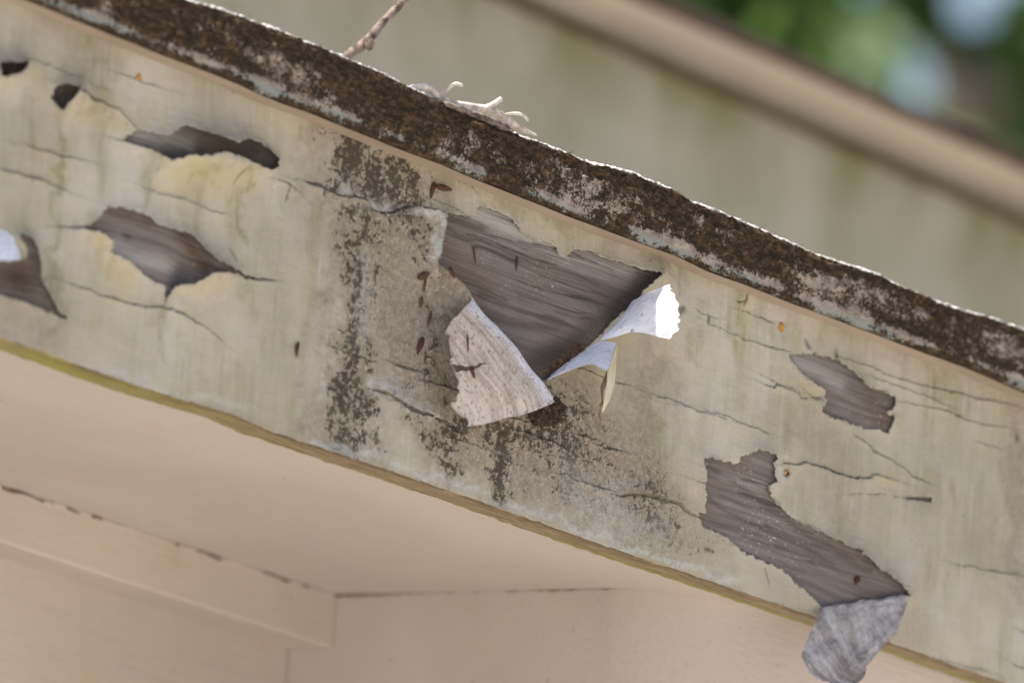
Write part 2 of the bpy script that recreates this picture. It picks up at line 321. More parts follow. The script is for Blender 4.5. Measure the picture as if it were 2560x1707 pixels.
# cracks: points, width px, lift mm of the lower side, dirt
CRACKS = [
 (conv(Z1, [(262, 1037), (330, 1036), (400, 1030)]), 7, 0.8, 0.8),
 (conv(Z1, [(310, 405), (370, 428), (460, 465), (540, 500), (590, 555), (620, 590)]), 9, 1.6, 0.55),
 (conv(Z1, [(-20, 768), (60, 780), (140, 810), (210, 830)]), 7, 1.0, 0.6),
 (conv(Z1, [(240, 1268), (370, 1310), (480, 1350), (600, 1385), (720, 1390), (830, 1430), (930, 1490), (1010, 1550)]), 5, 0.8, 0.6),
 (conv(Z1, [(90, 655), (250, 700), (400, 735)]), 5, 0.8, 0.35),
 (conv(Z1, [(-20, 1335), (110, 1372), (230, 1425)]), 6, 0.5, 0.9),
 (conv(Z1, [(1160, 1272), (1250, 1280)]), 5, 0.4, 0.8),
 (conv(Z1, [(1240, 815), (1310, 830), (1340, 860)]), 5, 0.9, 0.7),
 (conv(Z1, [(1312, 832), (1305, 870), (1295, 915)]), 5, 0.1, 0.75),
 (conv(Z1, [(1040, 1130), (1055, 1165), (1075, 1200)]), 4, 0.1, 0.5),
 (conv(Z1, [(1085, 760), (1060, 800), (1045, 850)]), 6, 0.3, 0.6),
 (conv(Z1, [(520, 630), (640, 660), (720, 690)]), 6, 0.9, 0.7),
 (conv(Z3, [(-110, 105), (0, 140), (90, 180), (180, 192), (250, 208), (262, 262)]), 6, 1.3, 0.8),
 (conv(Z3, [(262, 264), (330, 274), (390, 275), (430, 252), (480, 242), (580, 256), (636, 282)]), 6, 1.6, 0.7),
 (conv(Z3, [(585, 268), (570, 225)]), 5, 0.0, 0.8),
 (conv(Z3, [(370, 1055), (430, 1080), (500, 1095), (545, 1106)]), 6, 1.0, 0.75),
 (conv(Z3, [(545, 1100), (538, 1140), (545, 1195)]), 6, 0.2, 0.9),
 (conv(Z3, [(556, 1158), (620, 1175), (690, 1190)]), 6, 1.0, 0.85),
 (conv(Z3, [(230, 1190), (330, 1210), (420, 1262), (500, 1310), (590, 1337)]), 8, -2.0, 0.9),
 (conv(Z3, [(596, 1342), (660, 1368), (740, 1425)]), 8, -1.6, 0.9),
 (conv(Z3, [(1010, 1404), (1120, 1440), (1254, 1490), (1300, 1510)]), 5, 0.8, 0.95),
 (conv(Z4, [(630, 1395), (690, 1412), (740, 1430)]), 4, 0.6, 0.9),
 (conv(Z4, [(770, 1470), (850, 1488), (920, 1512)]), 4, 0.6, 0.85),
 (conv(Z5, [(480, 405), (515, 420), (528, 405), (570, 420), (618, 440), (622, 456), (650, 462)]), 5, 0.9, 0.9),
 (conv(Z5, [(650, 440), (668, 458), (705, 462)]), 5, 0.7, 0.6),
 (conv(Z5, [(545, 718), (600, 714), (640, 706), (700, 725), (760, 750), (830, 770), (892, 770), (904, 754), (950, 765), (1012, 786)]), 6, 1.2, 0.95),
 (conv(Z5, [(830, 590), (905, 655), (990, 710), (1060, 760), (1140, 800)]), 5, 0.6, 0.45),
 (conv(Z5, [(770, 295), (900, 340), (1000, 385), (1200, 430), (1500, 500)]), 4, 0.7, 0.35),
 (conv(Z5, [(990, 470), (1200, 510), (1300, 555), (1450, 580)]), 4, 0.6, 0.55),
 (conv(Z5, [(1220, 1100), (1360, 1130), (1500, 1155)]), 4, 0.5, 0.5),
 (conv(Z5, [(-120, 835), (0, 830), (70, 840), (130, 862), (190, 897), (245, 935)]), 8, -1.6, 0.75),
 (conv(Z5, [(490, 1110), (500, 1185)]), 4, 0.1, 0.4),
 (conv(Z5, [(425, 20), (415, 60), (400, 100)]), 5, 0.1, 0.85),
 (conv(Z5, [(375, 78), (410, 82), (418, 60)]), 4, 0.1, 0.8),
 (conv(Z5, [(395, 120), (480, 148), (525, 165)]), 3, 0.3, 0.6),
 (conv(Z5, [(1060, 840), (900, 832), (780, 830)]), 4, 0.3, 0.3),
 (conv(Z2, [(700, 1090), (720, 1140), (705, 1200)]), 4, 0.0, 0.8),
 (conv(Z2, [(880, 1070), (930, 1140), (950, 1170)]), 4, 0.2, 0.6),
 (conv(Z4, [(1390, 560), (1450, 620), (1560, 640)]), 3, 0.2, 0.25),
]
# lifted lips: photo px, sigma px, height m, reach m
LIFTS = [
 (*Z1(930, 715), 75, 0.0085, 0.020), (*Z1(1080, 750), 60, 0.007, 0.018), (*Z1(780, 735), 50, 0.004, 0.012), (*Z1(1238, 740), 26, 0.004, 0.006),
 (*Z1(330, 430), 38, 0.007, 0.018), (*Z1(450, 475), 55, 0.004, 0.015), (*Z1(70, 330), 40, 0.006, 0.018), (*Z1(-20, 350), 40, 0.006, 0.018),
 (*Z1(960, 1245), 50, 0.006, 0.016), (*Z1(880, 1280), 30, 0.004, 0.012), (*Z1(560, 1190), 60, 0.003, 0.012), (*Z1(460, 1080), 30, 0.003, 0.010),
 (*Z1(880, 1085), 60, 0.003, 0.010), (*Z1(650, 960), 60, 0.0018, 0.008), (*Z1(180, 1260), 60, 0.004, 0.012), (*Z1(100, 1120), 40, 0.004, 0.01),
 (1640, 690, 36, 0.006, 0.016), (1585, 760, 40, 0.004, 0.010), (1104, 545, 30, 0.0032, 0.012), (1094, 610, 32, 0.0036, 0.012), (1084, 655, 25, 0.0030, 0.012),
 (1104, 740, 40, 0.0015, 0.012), (1420, 630, 60, 0.0012, 0.004), (1540, 655, 50, 0.0016, 0.005), (1250, 540, 60, 0.0008, 0.004),
 (*Z5(250, 760), 40, 0.0016, 0.006), (*Z5(880, 1080), 80, 0.002, 0.008), (*Z5(1000, 1180), 50, 0.003, 0.010), (*Z5(620, 1200), 90, 0.0012, 0.005),
 (*Z5(470, 680), 40, 0.0016, 0.006), (*Z5(850, 380), 60, 0.0022, 0.008), (*Z5(700, 480), 50, 0.0016, 0.006), (*Z5(980, 520), 40, 0.0014, 0.005),
]
# soft stains and some painted shade: kind, polyline px, width px, strength
STAINS_AND_SHADE = [
 # mould (0)
 (0, [(870, 350), (900, 420), (960, 480), (1020, 500)], 52, 0.95), (0, [(960, 400), (1030, 430), (1050, 500)], 40, 0.75), (0, [(850, 330), (830, 400), (850, 470)], 40, 0.6),
 (0, [(885, 540), (880, 640), (878, 740), (885, 850), (870, 960)], 20, 0.8), (0, [(915, 560), (925, 700), (910, 850), (890, 950)], 30, 0.55),
 (0, [(850, 930), (840, 1020), (840, 1110)], 38, 0.85), (0, [(900, 960), (905, 1050), (880, 1130)], 26, 0.75), (0, [(860, 800), (850, 900)], 26, 0.55),
 (0, [(1120, 1060), (1130, 1110), (1120, 1190)], 30, 0.85), (0, [(1240, 1050), (1260, 1120), (1250, 1220)], 42, 0.85), (0, [(1330, 1080), (1380, 1130), (1400, 1200)], 55, 0.62),
 (0, [(1190, 1080), (1330, 1090), (1500, 1110)], 32, 0.6), (0, [(1000, 1010), (1060, 1060), (1120, 1090)], 26, 0.6), (0, [(1450, 1200), (1560, 1240), (1660, 1290)], 60, 0.50),
 (0, [(1320, 1000), (1400, 1030), (1480, 1040)], 26, 0.45), (0, [(1610, 1130), (1625, 1190)], 30, 0.42), (0, [(1620, 1280), (1720, 1330), (1800, 1350)], 40, 0.42),
 (0, [(940, 1080), (945, 1150)], 14, 0.6), (0, [(1000, 600), (1040, 660), (1000, 760)], 60, 0.22), (0, [(1000, 500), (1060, 560), (1060, 630)], 40, 0.26), (0, [(1080, 620), (1120, 700), (1110, 760)], 30, 0.3),
 (0, [(1340, 640 + 360), (1420, 990)], 50, 0.35), (0, [(1650, 640), (1670, 660)], 24, 0.35), (0, [(1050, 850), (1070, 930), (1020, 960)], 36, 0.35), (0, [(1100, 870), (1130, 940)], 40, 0.5),
 (0, [(2240, 840), (2330, 900), (2460, 960), (2560, 990)], 30, 0.35), (0, [(1950, 750), (1990, 770)], 14, 0.55), (0, [(2080, 800), (2110, 810)], 14, 0.5), (0, [(2160, 820), (2250, 850)], 18, 0.45),
 (0, [(1130, 430), (1190, 460)], 24, 0.4), (0, [(1330, 520), (1500, 590)], 20, 0.2),
 # green algae (1)
 (1, [(148, 260), (140, 430), (132, 640), (128, 830)], 14, 0.75), (1, [(250, 90), (245, 180), (240, 280)], 24, 0.6), (1, [(205, 140), (200, 220)], 26, 0.35), (1, [(375, 370), (372, 440), (370, 520)], 14, 0.5),
 (1, [(605, 440), (595, 490), (588, 560)], 16, 0.95), (1, [(520, 400), (500, 430)], 24, 0.5), (1, [(410, 700), (405, 800), (400, 900)], 12, 0.5), (1, [(620, 690), (622, 800)], 14, 0.35), (1, [(750, 340), (760, 380)], 18, 0.45),
 (1, [(640, 640), (700, 760), (690, 900)], 44, 0.22), (1, [(480, 880), (470, 960)], 24, 0.35), (1, [(900, 820), (920, 890), (910, 960)], 14, 0.55), (1, [(880, 600), (885, 680)], 18, 0.35),
 (1, [(1240, 490), (1330, 520), (1420, 570), (1500, 600)], 18, 0.55), (1, [(1640, 640), (1670, 660), (1700, 680)], 22, 0.55), (1, [(1840, 740), (1845, 800), (1835, 880)], 20, 0.55), (1, [(1760, 760), (1750, 830), (1745, 900)], 22, 0.4), (1, [(1900, 780), (1900, 850)], 22, 0.35),
 (1, [(2330, 880), (2360, 930), (2380, 1000)], 38, 0.65), (1, [(1640, 1080), (1650, 1150), (1645, 1220)], 26, 0.5), (1, [(1610, 980), (1615, 1080)], 34, 0.3), (1, [(2000, 850), (1990, 900)], 40, 0.3), (1, [(2040, 1050), (2050, 1120)], 30, 0.25),
 (1, [(2260, 1130), (2255, 1300)], 40, 0.2), (1, [(2430, 1080), (2425, 1350)], 40, 0.22), (1, [(2520, 1050), (2530, 1400)], 30, 0.35), (1, [(60, 520), (58, 640)], 26, 0.3), (1, [(50, 240), (50, 330)], 24, 0.3),
 (1, [(1980, 1000), (1960, 1080)], 34, 0.22), (1, [(700, 690), (720, 740)], 26, 0.2), (1, [(260, 640), (230, 690)], 28, 0.2), (1, [(1010, 510 + 30), (1000, 620)], 18, 0.2), (1, [(950, 530), (948, 620)], 22, 0.5), (1, [(860, 880), (840, 1000), (850, 1120)], 40, 0.4),
 # yellow bare undercoat (2)
 (2, [(440, 430), (520, 420), (600, 440)], 44, 0.8), (2, [(470, 480), (560, 500)], 56, 0.45), (2, [(190, 250), (240, 290), (300, 310)], 36, 0.75), (2, [(230, 600), (260, 660), (320, 700)], 34, 0.75), (2, [(510, 700), (570, 700)], 34, 0.55),
 (2, [(440, 720), (500, 760)], 40, 0.35), (2, [(70, 190), (100, 220)], 28, 0.5), (2, [(1980, 970), (2040, 985), (2060, 1000)], 24, 0.7), (2, [(2180, 1200), (2240, 1215)], 16, 0.6), (2, [(1560, 860), (1640, 880), (1760, 880)], 50, 0.4), (2, [(2270, 1490), (2290, 1520)], 14, 0.6),
 (2, [(1640, 700), (1580, 780), (1540, 860)], 26, 0.65), (2, [(1400, 950), (1460, 930), (1530, 900)], 22, 0.7), (2, [(1400, 1000), (1490, 1000), (1560, 1040)], 60, 0.35), (2, [(1960, 1150), (1975, 1180)], 18, 0.6), (2, [(1030, 385), (1130, 440), (1220, 490)], 18, 0.5),
 # brownish grime (5); the last row also paints the curl's shadow
 (5, [(960, 620), (1000, 740), (1010, 850)], 70, 0.85), (5, [(1030, 540), (1070, 600), (1080, 700)], 40, 0.8), (5, [(1000, 900), (1060, 960), (1100, 1000)], 60, 0.7), (5, [(1150, 1060), (1300, 1120), (1400, 1160)], 80, 0.75), (5, [(1500, 1060), (1560, 1130)], 60, 0.35),
 (5, [(1410, 960), (1470, 1040), (1560, 1060)], 75, 0.65), (5, [(1280, 1000), (1400, 1100), (1520, 1180)], 90, 0.6), (5, [(1600, 1180), (1640, 1300)], 50, 0.5), (5, [(1620, 900), (1625, 1000)], 50, 0.5), (5, [(760, 1000), (790, 1080), (780, 1100)], 34, 0.45), (5, [(760, 500), (780, 600)], 50, 0.25), (5, [(1480, 1230), (1640, 1300)], 70, 0.4), (5, [(2000, 1060), (2060, 1080)], 60, 0.3),
 (5, [(2100, 1160), (2080, 1230)], 50, 0.3), (5, [(1700, 980), (1720, 1080)], 40, 0.25), (5, [(120, 300), (60, 420)], 60, 0.2), (5, [(2540, 1050), (2560, 1500)], 60, 0.55), (5, [(2300, 1250), (2310, 1450)], 60, 0.25), (5, [(850, 520), (860, 700), (840, 900)], 46, 0.4), (5, [(1130, 690), (1160, 760)], 30, 0.6),
 (5, [Z3(600, 760), Z3(640, 900), Z3(640, 1060), Z3(660, 1180)], 40, 0.8), (5, [Z3(640, 700), Z3(720, 740)], 24, 0.8), (0, [Z3(620, 800), Z3(630, 1000)], 26, 0.35),  # big curl's shadow plus grime, painted on the film beside it
 # pale edge (4)
 (4, [Z3(240, 1178), Z3(330, 1192), Z3(420, 1232), Z3(500, 1275), Z3(580, 1308)], 11, 0.7), (4, [Z3(110, 160), Z3(150, 178)], 8, 0.7), (4, [Z3(262, 236), Z3(330, 250), Z3(380, 250)], 8, 0.8), (4, [Z3(480, 256), Z3(560, 268), Z3(622, 300), Z3(622, 350), Z3(603, 430), Z3(588, 515)], 11, 0.8),
 (4, [(900, 640), (915, 760), (905, 860)], 12, 0.25), (4, [(780, 1060 + 40), (900, 1128), (1050, 1178), (1200, 1232), (1400, 1305), (1600, 1375), (1850, 1462)], 9, 0.65), (4, [(250, 925), (450, 985), (620, 1035)], 9, 0.4), (4, [(800, 940), (806, 990), (790, 1000)], 6, 0.5),
 (4, [Z5(560, 700), Z5(545, 740), Z5(560, 775)], 9, 0.7), (4, [(1410, 1200), (1560, 1290), (1700, 1370)], 44, 0.3), (4, [(690, 460), (700, 520)], 10, 0.4), (4, [(1260, 545), (1290, 560)], 14, 0.5),
 # crack-dark spots (3)
 (3, [Z5(1470, 600), Z5(1470, 612)], 8, 0.9), (3, [Z5(260, 152), Z5(262, 158)], 6, 0.8), (3, [Z5(165, 122), Z5(170, 130)], 12, 0.7), (3, [Z5(260, 1030), Z5(264, 1036)], 6, 0.8), (3, [Z5(758, 285), Z5(760, 290)], 8, 0.8), (3, [Z5(655, 262), Z5(660, 272)], 7, 0.7), (3, [Z8(310, 200), Z8(312, 215)], 8, 0.8), (3, [Z1(1072, 430), Z1(1074, 436)], 6, 0.6), (3, [Z6(1355, 20), Z6(1362, 60)], 6, 0.7),
]

rc = random.Random(23)
for i in range(28):                           # fine checks along the grain
    px = rc.uniform(-20, 2580); py = 0.375 * px + rc.uniform(60, 800); n_ = rc.randint(3, 6); pts = [(px, py)]
    for k_ in range(n_): dx = rc.uniform(15, 55); px += dx; py += dx * .345 + rc.uniform(-5, 5); pts.append((px, py))
    CRACKS.append((pts, rc.uniform(1.8, 3.4), rc.choice([.25, .5, .7]), rc.uniform(.15, .5)))
def seg_dist(U, V, A, B):
    d = B - A; L2 = max(d @ d, 1e-12); t = np.clip(((U - A[0]) * d[0] + (V - A[1]) * d[1]) / L2, 0, 1)
    ex = U - (A[0] + t * d[0]); ey = V - (A[1] + t * d[1])
    return np.sqrt(ex * ex + ey * ey), ex * (-d[1]) + ey * d[0]
def poly_sdf(U, V, P):
    best = np.full(U.shape, 9.0); inside = np.zeros(U.shape, bool)
    for i in range(len(P)):
        A, B = P[i], P[(i + 1) % len(P)]
        best = np.minimum(best, seg_dist(U, V, A, B)[0])
        c = ((A[1] > V) != (B[1] > V))
        dv = B[1] - A[1]
        if abs(dv) > 1e-12: inside ^= c & (U < (B[0] - A[0]) * (V - A[1]) / dv + A[0])
    return np.where(inside, -best, best)
def polyline_dist(U, V, P):
    best = np.full(U.shape, 9.0); side = np.zeros(U.shape)
    for i in range(len(P) - 1):
        d, s = seg_dist(U, V, P[i], P[i + 1]); k = d < best; best = np.where(k, d, best); side = np.where(k, s, side)
    return best, side
def box_sel(U, V, P, pad):
    return (U > P[:, 0].min() - pad) & (U < P[:, 0].max() + pad) & (V > P[:, 1].min() - pad) & (V < P[:, 1].max() + pad)

# ------------------------------------------------------------------ fascia board
fascia = empty('fascia_board')
tag(fascia, 'pale weathered fascia board with flaking cream paint under the crusty roof edge', 'fascia board')
STEP = 0.00068
us = ugrid(-0.475, 0.50, STEP, 1.1)
NV = 320
tt = np.linspace(0, 1, NV)
Ug = np.repeat(us[:, None], NV, 1)
vb = v_bot(us) + 0.0006 * fbm(us * 160, us * 0, 3, 91); vt = v_lip(us) + 0.012
Vg = vb[:, None] + (vt - vb)[:, None] * tt[None, :]
cell = STEP
J1 = fbm(Ug * 420, Vg * 420, 4, 1, 0.62); J2 = fbm(Ug * 420, Vg * 420, 4, 21, 0.62)
sdf = np.full(Ug.shape, 1.0)
for poly, rag in HOLES:
    P = np.array([pq(*p) for p in poly]); sel = box_sel(Ug, Vg, P, 0.04)
    uu, vv = Ug[sel], Vg[sel]; k = rag * 0.0026
    sdf[sel] = np.minimum(sdf[sel], poly_sdf(uu + k * J1[sel], vv + k * 0.8 * J2[sel], P))
lift = np.zeros(Ug.shape)
for px, py, sg, h, lam in LIFTS:
    c = pq(px, py); s_ = sg * PXM
    lam *= 0.65 if px < 700 else 1.0
    r2 = ((Ug - c[0]) * 0.85) ** 2 + (Vg - c[1]) ** 2
    lift += h * np.exp(-r2 / (2 * s_ * s_)) * np.exp(-np.clip(sdf, 0, None) / lam)
lift = np.minimum(lift * 1.35, 0.013)
crackm = np.zeros(Ug.shape); groove = np.zeros(Ug.shape)
for pts, wpx, lm, dirt in CRACKS:
    P = np.array([pq(*p) for p in pts]); sel = box_sel(Ug, Vg, P, 0.03); uu, vv = Ug[sel], Vg[sel]
    d, side = polyline_dist(uu + 0.0009 * J1[sel] + 0.0012 * fbm(uu * 110, vv * 110, 2, 7), vv + 0.0009 * J2[sel] + 0.0012 * fbm(uu * 110, vv * 110, 2, 8), P)
    L = np.concatenate([[0], np.cumsum(np.linalg.norm(np.diff(P, axis=0), axis=1))])
    endd = np.minimum(np.hypot(uu - P[0, 0], vv - P[0, 1]), np.hypot(uu - P[-1, 0], vv - P[-1, 1]))
    w = wpx * PXM * (0.35 + 0.65 * smooth(0, 0.25 * L[-1], endd)) * (0.25 + 1.15 * vn(uu * 75, vv * 75, 5) ** 1.3)
    g = 1 - smooth(0.28 * w, 0.75 * w, d)
    groove[sel] = np.maximum(groove[sel], g)
    crackm[sel] = np.maximum(crackm[sel], dirt * (0.55 + 0.45 * vn(uu * 90, vv * 90, 6)) * (1 - smooth(0.25 * w, 0.85 * w, d)))
    low = side < 0                           # points left to right: negative = below
    hh = abs(lm) * 0.0014 * smooth(0, 0.3 * L[-1], endd + 0.1 * L[-1])
    lift[sel] += np.where(low == (lm > 0), hh * np.exp(-d / 0.007), 0)
lift += 0.0007 * fbm(Ug * 16, Vg * 26, 3, 41) + 0.00022 * fbm(Ug * 120, Vg * 200, 3, 47) + 0.0004
lift -= 0.0011 * groove
stain_shade = np.zeros(Ug.shape + (6,))
wobx = fbm(Ug * 60, Vg * 60, 4, 61, .65) * 0.019; wobz = fbm(Ug * 60, Vg * 60, 4, 67, .65) * 0.019
for kind, pts, wpx, st in STAINS_AND_SHADE:
    P = np.array([pq(*p) for p in pts]); wd = wpx * PXM * (1.5 if kind == 0 else 1.15); sel = box_sel(Ug, Vg, P, wd * 3)
    wf = min(1.0, wpx / 22)
    d, _ = polyline_dist(Ug[sel] + wobx[sel] * wf, Vg[sel] + wobz[sel] * wf, P)
    v = st * np.exp(-(d / wd) ** 2)
    stain_shade[sel, kind] = 1 - (1 - stain_shade[sel, kind]) * (1 - v)
    if kind == 0: stain_shade[sel, 5] = 1 - (1 - stain_shade[sel, 5]) * (1 - 0.7 * st * np.exp(-(d / (wd * 1.5)) ** 2))
rs = random.Random(5)
for i in range(150):                          # drip streaks running plumb down the face
    px = rs.uniform(-40, 2600); ft = 0.375 * px - 5; t0 = rs.random() ** 1.6; L_ = rs.uniform(80, 420); y0 = ft + 40 + t0 * 620
    wpx = rs.uniform(6, 20) if rs.random() < .7 else rs.uniform(20, 46); kind = rs.choice([1, 1, 1, 5, 5, 2]); st = rs.uniform(.10, .42) * (0.65 if wpx > 20 else 1)
    P = np.array([pq(px + rs.uniform(-6, 6) - q * L_ * .06, y0 + q * L_) for q in (0, .33, .66, 1)]); wd = wpx * PXM; sel = box_sel(Ug, Vg, P, wd * 3)
    d, _ = polyline_dist(Ug[sel] + wobx[sel] * .25, Vg[sel], P); q = np.clip((pq(px, y0)[1] - Vg[sel]) / (L_ * PXM), 0, 1.2)
    v = st * np.exp(-(d / wd) ** 2) * np.clip(1.1 - q, 0, 1) * (0.6 + 0.8 * vn(Ug[sel] * 500, Vg[sel] * 40, 9))
    stain_shade[sel, kind] = 1 - (1 - stain_shade[sel, kind]) * (1 - np.clip(v, 0, 1))
mot = fbm(Ug * 14, Vg * 11, 4, 121); mot2 = fbm(Ug * 19 + 7, Vg * 13, 4, 131)
stain_shade[..., 5] = np.maximum(stain_shade[..., 5], 0.42 * smooth(0.0, 0.55, mot)); stain_shade[..., 2] = np.maximum(stain_shade[..., 2], 0.36 * smooth(0.0, 0.5, mot2)); stain_shade[..., 1] = np.maximum(stain_shade[..., 1], 0.26 * smooth(0.0, 0.5, fbm(Ug * 30, Vg * 9, 4, 141)))
# undersheet dirt and pale chipped rims next to the holes
rim = np.exp(-np.clip(sdf, 0, None) / 0.0011) * smooth(-0.1, 0.45, fbm(Ug * 260, Vg * 260, 3, 71))
stain_shade[..., 4] = np.maximum(stain_shade[..., 4], 0.6 * rim)
stain_shade[..., 3] = np.maximum(stain_shade[..., 3], crackm)
dk = np.exp(-np.clip(sdf, 0, None) / 0.0009) * smooth(0.05, 0.4, fbm(Ug * 180, Vg * 180, 3, 77))
stain_shade[..., 3] = np.maximum(stain_shade[..., 3], 0.55 * dk)
# damp line along the top and the bottom of the board
db = Vg - vb[:, None]; dtp = v_lip(us)[:, None] - Vg
stain_shade[..., 1] = np.maximum(stain_shade[..., 1], 0.42 * np.exp(-np.clip(dtp, 0, None) / 0.010) * smooth(-0.2, 0.5, fbm(Ug * 26, Vg * 8, 3, 81)))
stain_shade[..., 0] = np.maximum(stain_shade[..., 0], 0.5 * np.exp(-db / 0.0022) * smooth(-0.4, 0.3, fbm(Ug * 60, Vg * 9, 3, 83)))
stain_shade[..., 0] = np.maximum(stain_shade[..., 0], 0.14 * smooth(-0.1, 0.5, fbm(Ug * 22, Vg * 22, 3, 87)))
# snap the vertices nearest a hole outline onto it, drop what lies inside
gu, gv = np.gradient(sdf); gu /= np.gradient(us)[:, None]; gv /= np.gradient(Vg, axis=1)
gl = np.sqrt(gu * gu + gv * gv) + 1e-9
near = (np.abs(sdf) <= 0.55 * cell) & (gl > 0.3)
Ug = np.where(near, Ug - sdf * gu / gl / np.maximum(gl, 0.8), Ug); Vg = np.where(near, Vg - sdf * gv / gl / np.maximum(gl, 0.8), Vg)
dead = (sdf < 0) & ~near
Vx = P3(Ug, Vg, 0.0).reshape(-1, 3); Vx[:, 1] = -lift.ravel()
F = grid_faces(len(us), NV); F = F[:, ::-1]
F = F[~dead.ravel()[F].any(1)]
# turned-in rim of the paint film at every hole
E_ = np.concatenate([F[:, [0, 1]], F[:, [1, 2]], F[:, [2, 3]], F[:, [3, 0]]])
key = np.sort(E_, 1).astype(np.int64); kk = key[:, 0] * (len(Vx) + 1) + key[:, 1]
_, inv, cnt = np.unique(kk, return_inverse=True, return_counts=True)
BE = E_[cnt[inv] == 1]
bv = np.unique(BE); remap = np.full(len(Vx), -1); remap[bv] = len(Vx) + np.arange(len(bv))
low_v = Vx[bv].copy(); low_v[:, 1] += 0.0008
RF = np.stack([BE[:, 1], BE[:, 0], remap[BE[:, 0]], remap[BE[:, 1]]], 1)
Va = np.concatenate([Vx, low_v]); Fa = np.concatenate([F, RF])
sa = stain_shade.reshape(-1, 6); sa = np.concatenate([sa, sa[bv]])
used = np.unique(Fa); mp_ = np.full(len(Va), -1); mp_[used] = np.arange(len(used))
mi = np.concatenate([np.zeros(len(F)), np.ones(len(RF))])
paint = mesh_obj('paint_layer', Va[used], mp_[Fa].astype(np.int32), [MT['paint'], MT['chip']], fascia, True, mi, {'stain_shade': sa[used][:, :3], 'wear_shade': sa[used][:, 3:6]})
paint['label'] = 'cream paint film, cracked, stained and full of holes'

# the plank behind it
uw = ugrid(-0.475, 0.50, 0.0016, 1.1); nw = 360
tw = np.linspace(0, 1, nw); vbw = v_bot(uw) + 0.0012; vtw = v_lip(uw) + 0.012
Uw = np.repeat(uw[:, None], nw, 1); Vw = vbw[:, None] + (vtw - vbw)[:, None] * tw
Xw = P3(Uw, Vw, 0.0); Xw[..., 1] = 0.0014 - 0.0004 * fbm(Uw * 12, Vw * 200, 3, 101)
TONES = [(0, conv(Z1, [(520, 1120), (640, 1175), (800, 1225)]), 22, .9), (0, conv(Z1, [(640, 605), (780, 625), (900, 655)]), 20, .8), (0, conv(Z3, [(820, 280), (1000, 360), (1180, 440), (1300, 500)]), 20, .85), (0, conv(Z5, [(610, 320), (700, 350), (780, 400)]), 22, .6),
 (0, conv(Z4, [(560, 240), (800, 290), (1000, 330)]), 16, .5), (0, conv(Z5, [(330, 760), (480, 800)]), 14, .35), (1, conv(Z1, [(580, 1068), (592, 1074)]), 9, .9), (1, conv(Z3, [(650, 300), (740, 330), (850, 350)]), 14, .6), (1, conv(Z3, [(820, 790), (1000, 850), (1250, 880)]), 16, .55),
 (1, conv(Z3, [(640, 340), (780, 420), (1100, 520)]), 5, .6), (1, conv(Z4, [(-40, 180), (100, 220), (260, 270)]), 4, .9), (1, conv(Z4, [(0, 490), (300, 590), (640, 710)]), 6, .6), (1, conv(Z4, [(300, 950), (600, 800), (850, 640), (1100, 380)]), 30, .75), (1, conv(Z4, [(100, 900), (350, 1000)]), 50, .5),  # wide dark bands low in the big hole: shade of the curls as colour
 (1, conv(Z5, [(260, 710), (400, 800), (620, 960), (900, 1140)]), 8, .4), (1, conv(Z5, [(260, 840), (500, 980), (760, 1100)]), 6, .45), (2, conv(Z1, [(830, 1075), (880, 1130), (950, 1205)]), 18, .9), (2, conv(Z1, [(20, 1250), (120, 1260)]), 40, .8), (2, conv(Z3, [(640, 420), (720, 560), (860, 700)]), 46, .55), (2, conv(Z5, [(900, 470), (950, 540)]), 34, .6),  # brown band in the oval hole's upper right paints the shade of its lip
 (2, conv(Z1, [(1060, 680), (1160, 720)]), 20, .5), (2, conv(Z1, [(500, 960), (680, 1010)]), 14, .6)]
rw = random.Random(3)
for i in range(46):
    x0, y0 = rw.choice([(rw.uniform(1090, 1450), None), (rw.uniform(1750, 2150), None), (rw.uniform(1110, 1600), None)]); y0 = rw.uniform(540, 940) if x0 < 1700 else 1160 + (x0 - 1750) * .75 + rw.uniform(-60, 160)
    L_ = rw.uniform(60, 260); TONES.append((1, [(x0, y0), (x0 + L_ * .5, y0 + L_ * .15 + rw.uniform(-3, 3)), (x0 + L_, y0 + L_ * .33)], rw.uniform(1.8, 3.4), rw.uniform(.35, .95)))
for px, py, sg, h in ((*Z1(960, 690), 90, .007), (*Z1(1140, 710), 50, .010), (*Z1(275, 440), 40, .009), (*Z1(40, 310), 40, .009), (*Z1(110, 1220), 40, .008), (*Z1(860, 1250), 34, .007), (1560, 740, 60, .003), (1400, 900, 60, .003)):
    c = pq(px, py); Xw[..., 1] += h * np.exp(-(((Uw - c[0]) * .8) ** 2 + (Vw - c[1]) ** 2) / (2 * (sg * PXM * .8) ** 2))
tone = np.zeros(Uw.shape + (3,)); wb_ = fbm(Uw * 30, Vw * 200, 3, 151) * 0.003
for kind, pts, wpx, st in TONES:
    P = np.array([pq(*p) for p in pts]); d, _ = polyline_dist(Uw, Vw + wb_, P); tone[..., kind] = np.maximum(tone[..., kind], st * np.exp(-(d / (wpx * PXM)) ** 2))
mesh_obj('plank', Xw.reshape(-1, 3), grid_faces(len(uw), nw)[:, ::-1], MT['wood'], fascia, True, None, {'tone': tone.reshape(-1, 3)})
